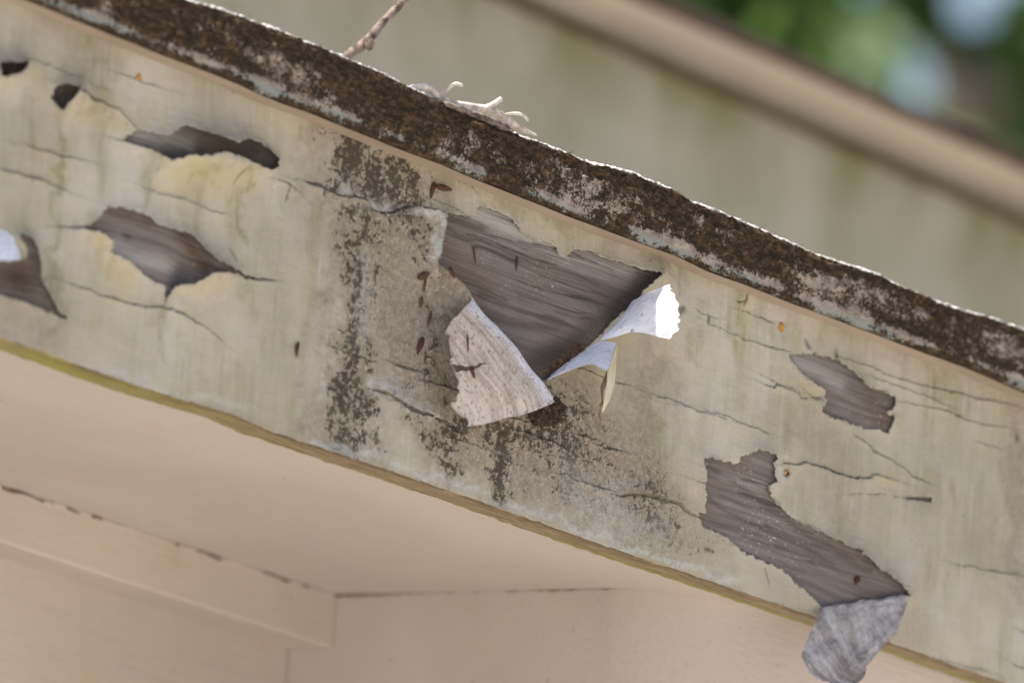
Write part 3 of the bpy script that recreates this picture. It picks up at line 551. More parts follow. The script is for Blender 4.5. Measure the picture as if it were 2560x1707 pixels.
# stained lower edge of the board
THK = 0.031
ue = ugrid(-0.475, 0.50, 0.0016, 1.1); ne = 34
te = np.linspace(0, 1, ne); Ue = np.repeat(ue[:, None], ne, 1); Te = np.repeat(te[None, :], len(ue), 0)
Ve = v_bot(ue)[:, None] + 0.0006 * fbm(Ue * 160, 0 * Ue, 3, 91) - 0.0002 + 0.0006 * fbm(Ue * 90, Te * 8, 4, 103) - 0.0010 * np.sin(Te * pi) ** 0.5
Xe = P3(Ue, Ve, 0.0); Xe[..., 1] = Te * THK + 0.0002
zone = np.stack([np.exp(-Te / 0.14) * smooth(-0.5, 0.2, fbm(Ue * 40, Te * 3, 3, 105)),
                 Te, np.clip(smooth(0.45, 0.95, Te) * (0.25 + 0.75 * smooth(0.0, 0.14, Ue - 0.02)) + 0.9 * smooth(0.10, 0.32, -Ue) * (0.5 + 0.5 * smooth(-0.2, 0.3, fbm(Ue * 30, Te * 3, 3, 107))), 0, 1)], -1)
mesh_obj('lower_edge', Xe.reshape(-1, 3), grid_faces(len(ue), ne), MT['edge'], fascia, True, None, {'zone': zone.reshape(-1, 3)})

# ------------------------------------------------------------------ curls of paint
def crom(P, n):
    """Catmull-Rom along axis 0 of P to n samples"""
    P = np.asarray(P, float); k = len(P); t = np.linspace(0, k - 1, n); i = np.clip(np.floor(t).astype(int), 0, k - 2); f = (t - i)[(...,) + (None,) * (P.ndim - 1)]
    ext = np.concatenate([[2 * P[0] - P[1]], P, [2 * P[-1] - P[-2]]])
    a, b, c, d = ext[i], ext[i + 1], ext[i + 2], ext[i + 3]
    return 0.5 * (2 * b + (c - a) * f + (2 * a - 5 * b + 4 * c - d) * f ** 2 + (3 * b - a - 3 * c + d) * f ** 3)
def flap(name, Z, rows, back, label, n=90, mcols=90, jag_end=0.02, jag_top=0.0, jag_bot=0.0, thick=0.0005, notch=(), flip=False, wav=0.0003, seed=1, front=None, jf=12, uv0=0.0, rot=0.0, soft=1.0):
    G = np.array([[at(*Z(x, y), -h) for x, y, h in r] for r in rows])
    G0 = G; lin = lambda P, n_: np.stack([P[np.clip(np.floor(q).astype(int), 0, len(P) - 2)] * (1 - (q - min(int(q), len(P) - 2))) + P[min(int(q), len(P) - 2) + 1] * (q - min(int(q), len(P) - 2)) for q in np.linspace(0, len(P) - 1, n_)])
    G = crom(G, n * 2); G = np.swapaxes(crom(np.swapaxes(G, 0, 1), mcols * 2), 0, 1)
    if soft < 1: L0 = lin(G0, n * 2); L0 = np.swapaxes(lin(np.swapaxes(L0, 0, 1), mcols * 2), 0, 1); G = G * soft + L0 * (1 - soft)
    s = np.linspace(0, 1, n); t = np.linspace(0, 1, mcols); Sg, Tg = np.meshgrid(s, t, indexing='ij')
    stp = _hash(np.floor(s * jf * 2.3 + 0.8 * vn(s * jf, s * 0, 4)), np.zeros(n), seed + 31)
    tm = 1 - jag_end * (0.35 + 0.6 * fbm(s * jf, s * 0, 4, seed, 0.7) + 0.55 * stp)
    tm = np.clip(tm, 0.55, 1)[:, None]; Tq = np.where(Tg < 0.5, Tg, 0.5 + (Tg - 0.5) / 0.5 * (tm - 0.5))
    e0 = jag_top * (0.5 + 0.8 * fbm(t * jf, t * 0, 4, seed + 3, 0.7)); e1 = jag_bot * (0.5 + 0.8 * fbm(t * jf, t * 0, 4, seed + 5, 0.7))
    Sq = np.clip(e0[None, :] + Sg * (1 - e0 - e1)[None, :], 0, 1)
    def samp(A, S_, T_):
        a = S_ * (A.shape[0] - 1); b = T_ * (A.shape[1] - 1); i = np.clip(a.astype(int), 0, A.shape[0] - 2); j = np.clip(b.astype(int), 0, A.shape[1] - 2)
        fa = (a - i)[..., None]; fb = (b - j)[..., None]
        return (A[i, j] * (1 - fa) + A[i + 1, j] * fa) * (1 - fb) + (A[i, j + 1] * (1 - fa) + A[i + 1, j + 1] * fa) * fb
    X = samp(G, Sq, Tq)
    du = np.gradient(X, axis=0); dv = np.gradient(X, axis=1); N = np.cross(du, dv); N /= np.linalg.norm(N, axis=-1, keepdims=True) + 1e-12
    tc = Tg > 0.55; flip = float(np.mean(np.sum(N * (CC - X), -1)[tc])) < 0
    if flip: N = -N
    X = X + N * (wav * fbm(Sq * 9, Tq * 9, 3, seed + 9))[..., None]
    A = X.reshape(-1, 3); B = (X - N * thick).reshape(-1, 3); nA = len(A)
    F1 = grid_faces(n, mcols); F2 = F1[:, ::-1] + nA
    if flip: F1, F2 = F1[:, ::-1], F2[:, ::-1]
    idx = np.arange(nA).reshape(n, mcols)
    loop = np.concatenate([idx[:, 0], idx[-1, 1:], idx[-2::-1, -1], idx[0, -2:0:-1]]); nx = np.roll(loop, -1)
    RFx = np.stack([loop, nx, nx + nA, loop + nA], 1)
    if flip: RFx = RFx[:, ::-1]
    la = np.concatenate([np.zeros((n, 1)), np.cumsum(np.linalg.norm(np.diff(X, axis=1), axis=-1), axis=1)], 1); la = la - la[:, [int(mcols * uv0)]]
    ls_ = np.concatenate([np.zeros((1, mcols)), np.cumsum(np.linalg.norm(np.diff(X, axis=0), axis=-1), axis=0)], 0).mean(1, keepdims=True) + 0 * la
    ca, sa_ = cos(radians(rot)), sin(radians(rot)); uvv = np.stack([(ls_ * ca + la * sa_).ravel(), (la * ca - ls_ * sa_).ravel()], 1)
    for s0, w0, dep in notch:
        dead_ = (Tg > 1 - dep * (1 - np.abs(Sg - s0 - 0.02 * (1 - Tg) ) / w0) + 0.03 * fbm(Sg * 60, Tg * 60, 3, 5)) & (np.abs(Sg - s0) < w0); dead_ = dead_.ravel()
        F1 = F1[~dead_[F1].all(1)]; F2 = F2[~dead_[F2 - nA].all(1)]
    z = np.zeros((2 * nA, 3)); z[:, 0] = 0.30; w = np.zeros((2 * nA, 3)); w[:, 2] = 0.92
    o = mesh_obj(name, np.concatenate([A, B]), np.concatenate([F1, F2, RFx]).astype(np.int32), [back, front or MT['paint'], MT['chip']], fascia, True,
                 np.concatenate([np.zeros(len(F1)), np.ones(len(F2)), np.full(len(RFx), 2)]), {'stain_shade': z, 'wear_shade': w}, np.concatenate([uvv, uvv]))
    o['label'] = label
    return o
BIG = [
 [(572, 532, .0005), (585, 529, .0022), (598, 526, .0034), (600, 527, .0036), (603, 528, .0038)],
 [(560, 620, .0005), (655, 610, .0035), (728, 632, .0085), (732, 634, .009), (737, 636, .0092)],
 [(570, 720, .0005), (700, 715, .0045), (782, 708, .0125), (790, 712, .014), (792, 720, .0148)],
 [(590, 860, .0005), (730, 830, .006), (838, 790, .015), (822, 785, .0235), (728, 772, .026)],
 [(620, 960, .0005), (780, 920, .007), (940, 885, .017), (850, 890, .029), (612, 890, .033)],
 [(640, 1060, .0005), (830, 1010, .007), (1030, 988, .018), (890, 1000, .032), (636, 1010, .036)],
 [(680, 1150, .0005), (900, 1100, .007), (1096, 1080, .018), (940, 1100, .034), (660, 1130, .038)],
 [(740, 1230, .0005), (980, 1180, .007), (1165, 1160, .018), (1010, 1200, .034), (672, 1235, .039)],
 [(820, 1290, .0010), (1050, 1262, .007), (1220, 1240, .018), (1060, 1310, .034), (705, 1345, .039)],
 [(840, 1330, .0015), (1060, 1300, .009), (1232, 1262, .020), (1040, 1345, .035), (738, 1425, .039)],
]
BIG = [[(x, y, h * (1 if i_ == 0 else .62)) for i_, (x, y, h) in enumerate(r)] for r in BIG]
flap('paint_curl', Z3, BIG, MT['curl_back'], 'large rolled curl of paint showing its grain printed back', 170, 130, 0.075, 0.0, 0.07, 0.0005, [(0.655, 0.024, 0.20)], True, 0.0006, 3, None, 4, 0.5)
FL1 = [
 [(775, 790, .0035), (800, 784, .005), (880, 765, .010), (980, 735, .018), (1080, 740, .027), (1160, 760, .034), (1246, 778, .041)],
 [(822, 735, .0035), (860, 725, .007), (940, 700, .014), (1040, 690, .023), (1130, 690, .031), (1200, 695, .038), (1310, 712, .0455)],
 [(878, 678, .0035), (915, 660, .008), (990, 630, .015), (1070, 620, .024), (1150, 610, .032), (1220, 610, .039), (1330, 660, .0465)],
 [(935, 610, .0035), (965, 590, .008), (1030, 560, .015), (1100, 545, .024), (1160, 535, .031), (1220, 540, .037), (1308, 570, .0445)],
 [(990, 538, .0035), (1018, 525, .008), (1070, 500, .014), (1130, 480, .021), (1180, 465, .028), (1220, 462, .033), (1278, 485, .040)],
 [(1002, 524, .004), (1030, 510, .0085), (1080, 480, .014), (1130, 460, .021), (1180, 443, .027), (1212, 428, .031), (1246, 416, .035)],
]
flap('paint_curl', Z4, FL1, MT['flap_back'], 'white paint flap standing out from the bare patch, its tip in the sun', 110, 120, 0.05, 0, 0, 0.0005, [(0.84, 0.05, 0.14)], False, 0.0004, 5, None, 6, 0.0, 20)
FL2 = [
 [(428, 1050, .0012), (433, 1046, .0016), (440, 1042, .002), (446, 1040, .0025)],
 [(518, 968, .002), (528, 975, .005), (540, 985, .008), (556, 992, .010)],
 [(615, 896, .002), (628, 915, .006), (640, 938, .010), (650, 958, .0135)],
 [(715, 834, .0025), (722, 870, .0085), (728, 905, .014), (732, 940, .019)],
 [(795, 790, .0035), (800, 845, .011), (797, 905, .018), (788, 966, .025)],
 [(892, 805, .013), (880, 865, .019), (866, 925, .025), (842, 990, .030)],
]
flap('paint_curl', Z4, FL2, MT['flap_back'], 'smaller white paint flap below the sunlit one', 90, 70, 0.015, 0, 0.0, 0.0005, (), False, 0.0002, 9)
STR = [
 [(838, 985, .0305), (866, 900, .0265), (894, 805, .0135)],
 [(832, 1050, .029), (862, 1000, .027), (892, 920, .020)],
 [(820, 1130, .027), (848, 1110, .027), (884, 1050, .024)],
 [(806, 1200, .025), (828, 1195, .026), (856, 1150, .025)],
 [(796, 1256, .023), (804, 1252, .0232), (812, 1240, .0235)],
]
flap('paint_strip', Z4, STR, simple('bare_cream_paint', (0.44, 0.37, 0.25), (0.50, 0.44, 0.32), 90), 'thin cream strip of paint hanging below the smaller white flap', 60, 24, 0.05, 0, 0, 0.0004, (), False, 0.0002, 13, MT['flap_back'])
TEAR = [[(826, 985, .026), (834, 986, .0265)], [(800, 1055, .022), (830, 1060, .0235)], [(786, 1085, .018), (812, 1130, .020)], [(795, 1180, .017), (806, 1210, .018)], [(770, 1215, .014), (800, 1240, .016)], [(772, 1300, .012), (798, 1325, .013)]]
flap('paint_strip', Z4, TEAR, simple('dark_torn_backing', (0.12, 0.085, 0.055), (0.26, 0.2, 0.14), 200), 'dark torn sliver hanging behind the cream strip', 60, 14, 0.25, 0, 0.05, 0.0004, (), False, 0.0006, 17, MT['curl_back'], 8)
HNG = [
 [(698, 1272, .0015), (790, 1259, .0015), (880, 1246, .0015), (970, 1234, .0015), (1054, 1221, .0015)],
 [(697, 1282, .005), (790, 1270, .005), (880, 1257, .005), (970, 1244, .005), (1056, 1233, .005)],
 [(678, 1335, .012), (780, 1322, .012), (880, 1307, .012), (960, 1297, .009), (1037, 1292, .015)],
 [(650, 1400, .019), (750, 1400, .019), (840, 1395, .018), (930, 1390, .022), (1000, 1380, .025)],
 [(630, 1455, .026), (720, 1470, .030), (800, 1475, .025), (870, 1465, .028), (940, 1438, .026)],
 [(650, 1515, .033), (720, 1545, .035), (780, 1560, .036), (840, 1540, .036), (892, 1502, .034)],
 [(690, 1545, .038), (740, 1574, .040), (790, 1588, .041), (830, 1583, .041), (872, 1548, .039)],
]
flap('paint_curl', Z5, HNG, MT['hang_back'], 'grey streaked paint flap folded down over the lower edge', 130, 100, 0.04, 0, 0.03, 0.0006, [(0.52, 0.05, 0.10), (0.80, 0.06, 0.13)], True, 0.0016, 23, None, 14, 0.0, 32, 0.15)
LFT = [
 [(-150, 1030, .001), (-60, 1035, .001), (10, 1048, .001), (55, 1068, .002)],
 [(-150, 1100, .009), (-50, 1105, .009), (30, 1118, .009), (82, 1128, .007)],
 [(-150, 1190, .016), (-50, 1190, .016), (40, 1194, .015), (98, 1182, .013)],
]
flap('paint_curl', Z1, LFT, MT['flap_back'], 'bluish white paint flap at the far left end of the board', 60, 60, 0.03, 0, 0.05, 0.0005, (), True, 0.0004, 29)

def lump(name, pos, r, mat, parent=None, squash=(1, 1, 1), seed=0, amp=0.35, sub=3):
    bm = bmesh.new(); bmesh.ops.create_icosphere(bm, subdivisions=sub, radius=1)
    V = np.array([v.co[:] for v in bm.verts]); F = [[v.index for v in f.verts] for f in bm.faces]; bm.free()
    d = 1 + amp * fbm(V[:, 0] * 1.7 + V[:, 2] * 1.1 + 5, V[:, 1] * 1.7 - V[:, 2] * 0.9 + seed, 4, seed, 0.65)
    V = V * d[:, None] * np.array(squash) * r
    o = mesh_obj(name, V, F, mat, parent); o.location = pos; return o
for px, py, r, lab in ((345, 195, .0030, 'rust stained nail head near the upper left of the board'), (*Z5(545, 185), .0036, 'rusty orange nail head right of the white flap'), (*Z5(562, 750), .0026, 'rusty nail head in a chipped pale spot')):
    o = lump('nail', at(px, py, 0.0002), r, MT['rust'], fascia, (1, 0.45, 1.15), int(px) % 50, 0.3); o['label'] = lab

# ------------------------------------------------------------------ roof edge with crust
roof = empty('roof', P3(0.0, float(v_lip(0.0)), 0.0)); roof_loc = np.array(roof.location)
tag(roof, 'crusty brown roof edge of the near gable with sunlit grit along its top', 'roof')
ur = ugrid(-0.475, 0.50, 0.00085, 1.6); nk = 120
Hh = np.maximum(v_top(ur) - v_lip(ur), 0.030)
k = np.linspace(0, 1, nk)
prof_k = [0, .10, .13, .17, .45, .66, .74, .80, .88, 1.0]
prof_y = [.004, -OV + .002, -OV, -OV - .0008, -OV - .0012, -OV + .0015, -OV + .004, -OV + .010, .02, .16]
prof_h = [0, 0, .02, .08, .52, .90, .96, 1.0, 1.01, 1.02]
yk = np.interp(k, prof_k, prof_y); hk = np.interp(k, prof_k, prof_h)
Ur = np.repeat(ur[:, None], nk, 1); Kr = np.repeat(k[None, :], len(ur), 0)
arc = Kr * 0.16
amp = np.interp(Kr, [0, .10, .16, .3, .7, .82, .9, 1], [0.0, 0.15, .5, .8, 1.3, 1.3, 1.2, .8])
rough = 0.0024 * fbm(Ur * 60, arc * 60, 5, 201, 0.62) + 0.0009 * fbm(Ur * 330, arc * 330, 3, 207, 0.7)
ragged = 0.0030 * np.clip(fbm(Ur * 35, arc * 140, 4, 211, 0.6), 0, 1)
Yr = yk[None, :] - amp * (rough + ragged * np.exp(-((Kr - 0.62) / 0.13) ** 2))
Vr = v_lip(ur)[:, None] + Hh[:, None] * hk[None, :] + np.where(Kr > 0.66, 1, 0.0) * amp * (0.0008 * fbm(Ur * 420, arc * 420, 2, 219) + 0.0007 * fbm(Ur * 90, arc * 90, 3, 223)) + 0.0006 * fbm(Ur * 150, 0 * Ur, 3, 227) * np.exp(-((Kr - .13) / .06) ** 2)
Xr = P3(Ur, Vr, 0.0); Xr[..., 1] = Yr
lowz = smooth(0.30, 0.14, Kr + 0.05 * fbm(Ur * 40, Kr * 6, 3, 231)) * 0 + (1 - smooth(0.15, 0.21, Kr + 0.05 * fbm(Ur * 40, Kr * 6, 3, 231)))
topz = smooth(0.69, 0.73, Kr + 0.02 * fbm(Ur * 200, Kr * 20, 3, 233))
pale_u = np.interp(ur, [-.5, -.30, -.2, -.12, -.05, .05, .10, .15, .22, .30, .5], [.15, .25, .45, .42, .35, .55, .5, .3, .55, .6, .45])
pale = 0.72 * pale_u[:, None] * (1 - smooth(0.5, 0.64, Kr)) + 0.45 * np.exp(-((Kr - .2) / .05) ** 2) + 0.5 * fbm(Ur * 24, Kr * 5, 3, 237) * (Kr < .6)
zone = np.stack([lowz, topz, np.clip(pale, 0, 1)], -1).reshape(-1, 3)
E2 = Xr.reshape(-1, 3) - roof_loc
crust = mesh_obj('roof_edge', E2, grid_faces(len(ur), nk)[:, ::-1], MT['crust'], roof, True, None, {'zone': zone})
crust['label'] = 'dark lichen crust over old pink paint on the roof edge'
# painted underside of the overhang
uu2 = ugrid(-0.475, 0.50, 0.004, 1.6); n2 = 8; U2 = np.repeat(uu2[:, None], n2, 1); T2 = np.linspace(0, 1, n2)[None, :]
X2 = P3(U2, v_lip(uu2)[:, None] - 0.0006 + 0 * T2 + 0.0002 * fbm(U2 * 60, T2 * 2, 2, 241), 0.0); X2[..., 1] = -OV + 0.0030 + T2 * (OV + 0.006)
mesh_obj('drip_board', X2.reshape(-1, 3) - roof_loc, grid_faces(len(uu2), n2), MT['drip'], roof)['label'] = 'peach painted underside of the roof edge'
# roof surface running back to the rear gable
YB = 1.4
roofm = simple('gritty_roof_felt', (0.22, 0.20, 0.18), (0.36, 0.34, 0.31), 220, 0.95, 0.8, 0.002)
ux = np.linspace(-2.6, 2.6, 30); yx = np.linspace(0.155, YB, 12); A_, B_ = np.meshgrid(ux, yx, indexing='ij')
Xd = P3(A_, np.polyval(np.polyfit(ur, v_top(ur), 1), A_) - 0.001, 0.0); Xd[..., 1] = B_
mesh_obj('roof_surface', Xd.reshape(-1, 3) - roof_loc, grid_faces(30, 12), roofm, roof)
# fibres and crumbs caught in the crust
NF = 1900
fv, ff = [], []
for i in range(NF):
    u0 = random.uniform(-0.44, 0.5); kk0 = min(0.70, max(0.2, random.gauss(0.56, 0.10))); a = int(np.searchsorted(ur, u0)); b = int(kk0 * (nk - 1)); p = Xr[min(a, len(ur) - 1), b]
    L = random.uniform(.0015, .006) * (1.6 if random.random() < .06 else 1); w = random.uniform(.00012, .00026)
    ang = random.uniform(-.9, .5) if random.random() < .8 else random.uniform(-3, 3)
    d = np.array([cos(ang) * CT, -random.uniform(-.1, .35), sin(ang) - .15]); d /= np.linalg.norm(d); q = np.array([-d[2], 0, d[0]]); bend = random.uniform(-.5, .5)
    base = len(fv)
    for t_ in (0, .5, 1):
        c = p + d * L * t_ + q * bend * L * t_ * t_ + np.array([0, -.0004, 0])
        fv += [c + q * w * (1 - .6 * t_), c - q * w * (1 - .6 * t_)]
    ff += [(base, base + 1, base + 3, base + 2), (base + 2, base + 3, base + 5, base + 4)]
fo = mesh_obj('dry_fibres', np.array(fv) - roof_loc, ff, [MT['stem']], roof); fo['kind'] = 'stuff'

# ------------------------------------------------------------------ soffit, frieze boards, eave return
VS = lambda u: np.polyval(np.polyfit(ue, v_bot(ue), 1), u) + 0.002
pb = np.polyfit(ue, v_bot(ue), 1)
def soffit_hit(px, py):
    # v - pb0*u = pb1 + .002
    d = ray(px, py); nrm = np.array([ST - pb[0] * CT, 0, CT + pb[0] * ST]); t = (pb[1] + 0.002 - nrm @ CC) / (nrm @ d); return CC + t * d
corner = soffit_hit(840, 1485); YT = float(corner[1]); X0 = float(corner[0]); Uc = float(uv_of(corner)[0])
us_ = np.linspace(-1.3, 1.3, 160); ys_ = np.linspace(THK - 0.004, YT + 0.2, 40); A_, B_ = np.meshgrid(us_, ys_, indexing='ij')
Xs = P3(A_, VS(A_), 0.0); Xs[..., 1] = B_; Xs[..., 2] += 0.0007 * fbm(A_ * 6, B_ * 6, 3, 301)
sf = mesh_obj('soffit', Xs.reshape(-1, 3), grid_faces(160, 40), MT['soffit']); tag(sf, 'smooth peach painted soffit sloping under the fascia board', 'soffit')
def board(name, u0, u1, drop_top, drop_bot, yf, depth, mat, parent=None, ch=0.002):
    """board under the soffit: front at yf, from drop_top to drop_bot below the soffit line; its right end cut plumb at x = X0"""
    uu = np.linspace(u0, u1, 120)
    prof = [(drop_top, yf), (drop_bot - ch, yf), (drop_bot - ch * .3, yf + ch * .3), (drop_bot, yf + ch), (drop_bot, yf + depth)]
    V_, F_ = [], []
    for u in uu:
        for dr, y in prof:
            x = u * CT + VS(u) * ST; z = -u * ST + VS(u) * CT - dr
            V_.append((x + 0.0, y + 0.0005 * float(fbm(np.array(u * 9), np.array(dr * 50), 2, 311)), z + 0.0004 * float(fbm(np.array(u * 14), np.array(3.0), 2, 313))))
    F_ = [tuple(int(q) for q in f) for f in grid_faces(120, 5)[:, ::-1]]
    e = 119 * 5; V_ += [(V_[e][0], yf + depth, V_[e][2]), (V_[e][0], yf + depth, V_[e + 4][2])]
    n_ = len(V_); F_.append((e, e + 1, e + 2, e + 3, e + 4, n_ - 1, n_ - 2)[::-1])
    return mesh_obj(name, V_, F_, mat, parent, False)
low1 = at(840, 1622, YT); H1 = float(corner[2] - low1[2])
low2 = at(720, 1640, YT + 0.07); 
# second board is set back by the distance seen between the two cut ends
best = min(np.linspace(.02, .16, 80), key=lambda q: abs(at(721, 1630, YT + q)[0] - X0)); SB = float(best)
b1 = board('frieze_board', -1.25, Uc, 0.0, H1, YT, SB + 0.01, MT['trim']); tag(b1, 'upper peach frieze board with a cracked caulk line under the soffit', 'frieze board')
b2 = board('frieze_board', -1.25, Uc - 0.0005, H1 - 0.004, H1 + 0.16, YT + SB, 0.03, MT['trim']); tag(b2, 'lower peach frieze board set back below the upper one', 'frieze board')
# caulk bead with breaks
cv, cf = [], []
ucb = np.linspace(-1.2, Uc - 0.002, 1500)
rb = 0.0011 * (1 + 0.9 * fbm(ucb * 90, 0 * ucb, 4, 321, 0.65)); rb = np.clip(rb, 0.0003, 1) * 0.62
for i, u in enumerate(ucb):
    x = u * CT + VS(u) * ST; z = -u * ST + VS(u) * CT
    for q in range(5):
        a_ = pi * q / 4; cv.append((x, YT - rb[i] * (1 + .6 * math.sin(u * 300)) * sin(a_) * 1.2, z - 0.0012 - rb[i] * cos(a_) * 1.3 + 0.0006 * math.sin(u * 210)))
cd = smooth(0.10, 0.45, fbm(ucb * 38, 0 * ucb, 4, 333, 0.6)) * smooth(0.35, 0.1, ucb * 0 + np.abs(ucb + 0.02)) if False else smooth(0.12, 0.4, fbm(ucb * 38, 0 * ucb, 4, 333, 0.6))
fcs = grid_faces(1500, 5)[:, ::-1]; midx = (cd[fcs[:, 0] // 5] > 0.5).astype(int)
ck = mesh_obj('caulk_bead', cv, [tuple(int(q) for q in f) for f in fcs], [MT['trim'], simple('dirt_filled_gap', (0.09, 0.06, 0.045), (0.2, 0.13, 0.09), 300)], b1, True, midx)
ck['label'] = 'broken caulk line with dark gaps'
# eave return: a box whose left cheek stops the frieze boards, front corner rounded
er = []
RAD = 0.10; YF = THK + 0.002
outl = [(X0 + 0.0006, YT + 0.5)] + [(X0 + 0.0006, YT + 0.5 - q * (YT + 0.5 - YF - RAD) / 12) for q in range(1, 13)]
outl += [(X0 + RAD - RAD * cos(a_), YF + RAD - RAD * sin(a_)) for a_ in np.linspace(0, pi / 2, 26)[1:]] + [(X0 + RAD + q * 0.1, YF) for q in range(1, 12)]
rv, rf = [], []
zs = np.linspace(0, 1, 24)
for x, y in outl:
    u_ = x * CT; zt_ = -math.tan(math.atan(-(-ST + pb[0] * CT) / (CT + pb[0] * ST))) * (x) + 0.0
    zt_ = float((pb[1] + 0.002 - (ST - pb[0] * CT) * x) / (CT + pb[0] * ST)) + 0.001
    for q in zs: rv.append((x, y, zt_ - q * 0.5))
ero = mesh_obj('eave_return', rv, [tuple(int(q) for q in f) for f in grid_faces(len(outl), 24)], MT['soffit']); tag(ero, 'plain peach eave return closing the soffit right of the frieze ends', 'eave return')
# open joint between soffit and return
jv, jf_ = [], []
ny = 60
for i in range(ny):
    y = YT + 0.002 - i / (ny - 1) * 0.34; w = 0.0016 * max(0.0, 1 - (i / ny) * 2.2) * (0.7 + 0.6 * random.random()) + (0.0006 if random.random() < .35 else 0.00005)
    zt_ = float((pb[1] + 0.002 - (ST - pb[0] * CT) * X0) / (CT + pb[0] * ST))
    jv += [(X0 - 0.0004, y, zt_ + 0.0004), (X0 - 0.0008, y, zt_ - w)]
jo = mesh_obj('open_joint', jv, [tuple(int(q) for q in f) for f in grid_faces(ny, 2)], MT['dark'], ero, False)
# house wall under the frieze, down to the ground
GZ = -2.7
wv = [(-2.4, YT + SB + 0.03, GZ), (X0, YT + SB + 0.03, GZ), (X0, YT + SB + 0.03, 0.0), (-2.4, YT + SB + 0.03, 0.3), (X0 + 1.3, YT + SB + 0.03, GZ), (X0 + 1.3, YT + SB + 0.03, -0.4)]
wl = mesh_obj('house_wall', wv, [(0, 1, 2, 3), (1, 4, 5, 2)], MT['trim'], None, False); tag(wl, 'peach house wall below the frieze boards', 'wall')

# ------------------------------------------------------------------ rear gable
def bigplane(px, py, y): return at(px, py, y)
rear = empty('rear_gable', (0, YB, 0)); tag(rear, 'blurred olive beige rear gable behind the near roof with a peach rake trim', 'gable')
RT = [(1180, -185), (1600, 8), (2080, 212), (2560, 425)]; RM = [(1180, -55), (1600, 142), (2080, 345), (2560, 575)]
def rearline(pts, y):
    A = np.array([at(px, py, y) for px, py in pts]); p = np.polyfit(A[:, 0], A[:, 2], 1); return lambda x: np.polyval(p, x)
zt1 = rearline(RT, YB - 0.05); zm1 = rearline(RM, YB - 0.05)
xr_ = np.linspace(-2.2, 2.4, 60)
def strip(name, ztop, zbot, yf, dep, mat, label=None, extra=0):
    pr = [(0, 0, dep), (0, 0, 0), (1, 0, 0), (1, 0, dep)]
    V_ = []
    for x in xr_:
        a, b = ztop(x), zbot(x)
        V_ += [(x, yf + dep - YB, a), (x, yf - YB, a), (x, yf - YB, b), (x, yf + dep - YB, b)]
    F_ = [tuple(int(q) for q in f) for f in grid_faces(60, 4)[:, ::-1]]
    o = mesh_obj(name, V_, F_, mat, rear, False)
    if label: o['label'] = label
    return o
M = Mat('algae_streaked_gable_paint', 0.8, 0.2)
s1 = M.noise(1, 4, 0.6, vec=M.mp((11, 4, 5))); s2 = M.noise(7, 3, 0.5)
gm, g2, g3 = M.attr('zone')
c = M.mix(M.rng(s2, 0.35, 0.65), (0.375, 0.345, 0.27), (0.43, 0.39, 0.32)); c = M.mix(M.rng(s1, 0.45, 0.75, 0, 0.5), c, (0.32, 0.31, 0.22))
c = M.mix(M.mth('MULTIPLY', gm, M.rng(s1, 0.3, 0.65, 0.1, 0.9)), c, (0.17, 0.155, 0.05)); M.col(c); rearm = M.m
xg = np.linspace(-2.2, 2.4, 200); tg = np.linspace(0, 1, 40); V_ = np.zeros((200, 40, 3))
ztp = zm1(xg) + 0.02; V_[..., 0] = xg[:, None]; V_[..., 1] = 0.0; V_[..., 2] = ztp[:, None] - tg[None, :] * 1.4
zn = np.zeros((200, 40, 3)); zn[..., 0] = np.exp(-tg * 1.4 / 0.10)[None, :]
mesh_obj('gable_face', V_.reshape(-1, 3), grid_faces(200, 40), rearm, rear, True, None, {'zone': zn.reshape(-1, 3)})
dz = lambda f, k_: (lambda x: f(x) + k_)
hgt = float(np.mean(zt1(xr_) - zm1(xr_)))
strip('roof_sheet', dz(zt1, 0.006), dz(zt1, -hgt * .10), YB - 0.075, 0.3, simple('dark_roof_sheet', (0.06, 0.04, 0.03), (0.12, 0.085, 0.065), 40))
strip('rake_trim', dz(zt1, -hgt * .10), dz(zt1, -hgt * .62), YB - 0.055, 0.1, simple('peach_rake_paint', (0.52, 0.415, 0.325), (0.56, 0.46, 0.34), 9, 0.7), 'peach rake trim of the rear gable')
strip('rake_board', dz(zt1, -hgt * .62), dz(zt1, -hgt * .98), YB - 0.035, 0.1, simple('dull_beige_board', (0.31, 0.28, 0.22), (0.35, 0.31, 0.25), 9, 0.8))
strip('shade_strip', dz(zt1, -hgt * .98), dz(zt1, -hgt * 1.14), YB - 0.022, 0.05, simple('brown_shade_paint', (0.06, 0.045, 0.03), (0.11, 0.09, 0.05), 30, 0.9), 'dark strip painted for the shade and dirt under the rake board')  # dark colour stands for the shade and dirt below the trim

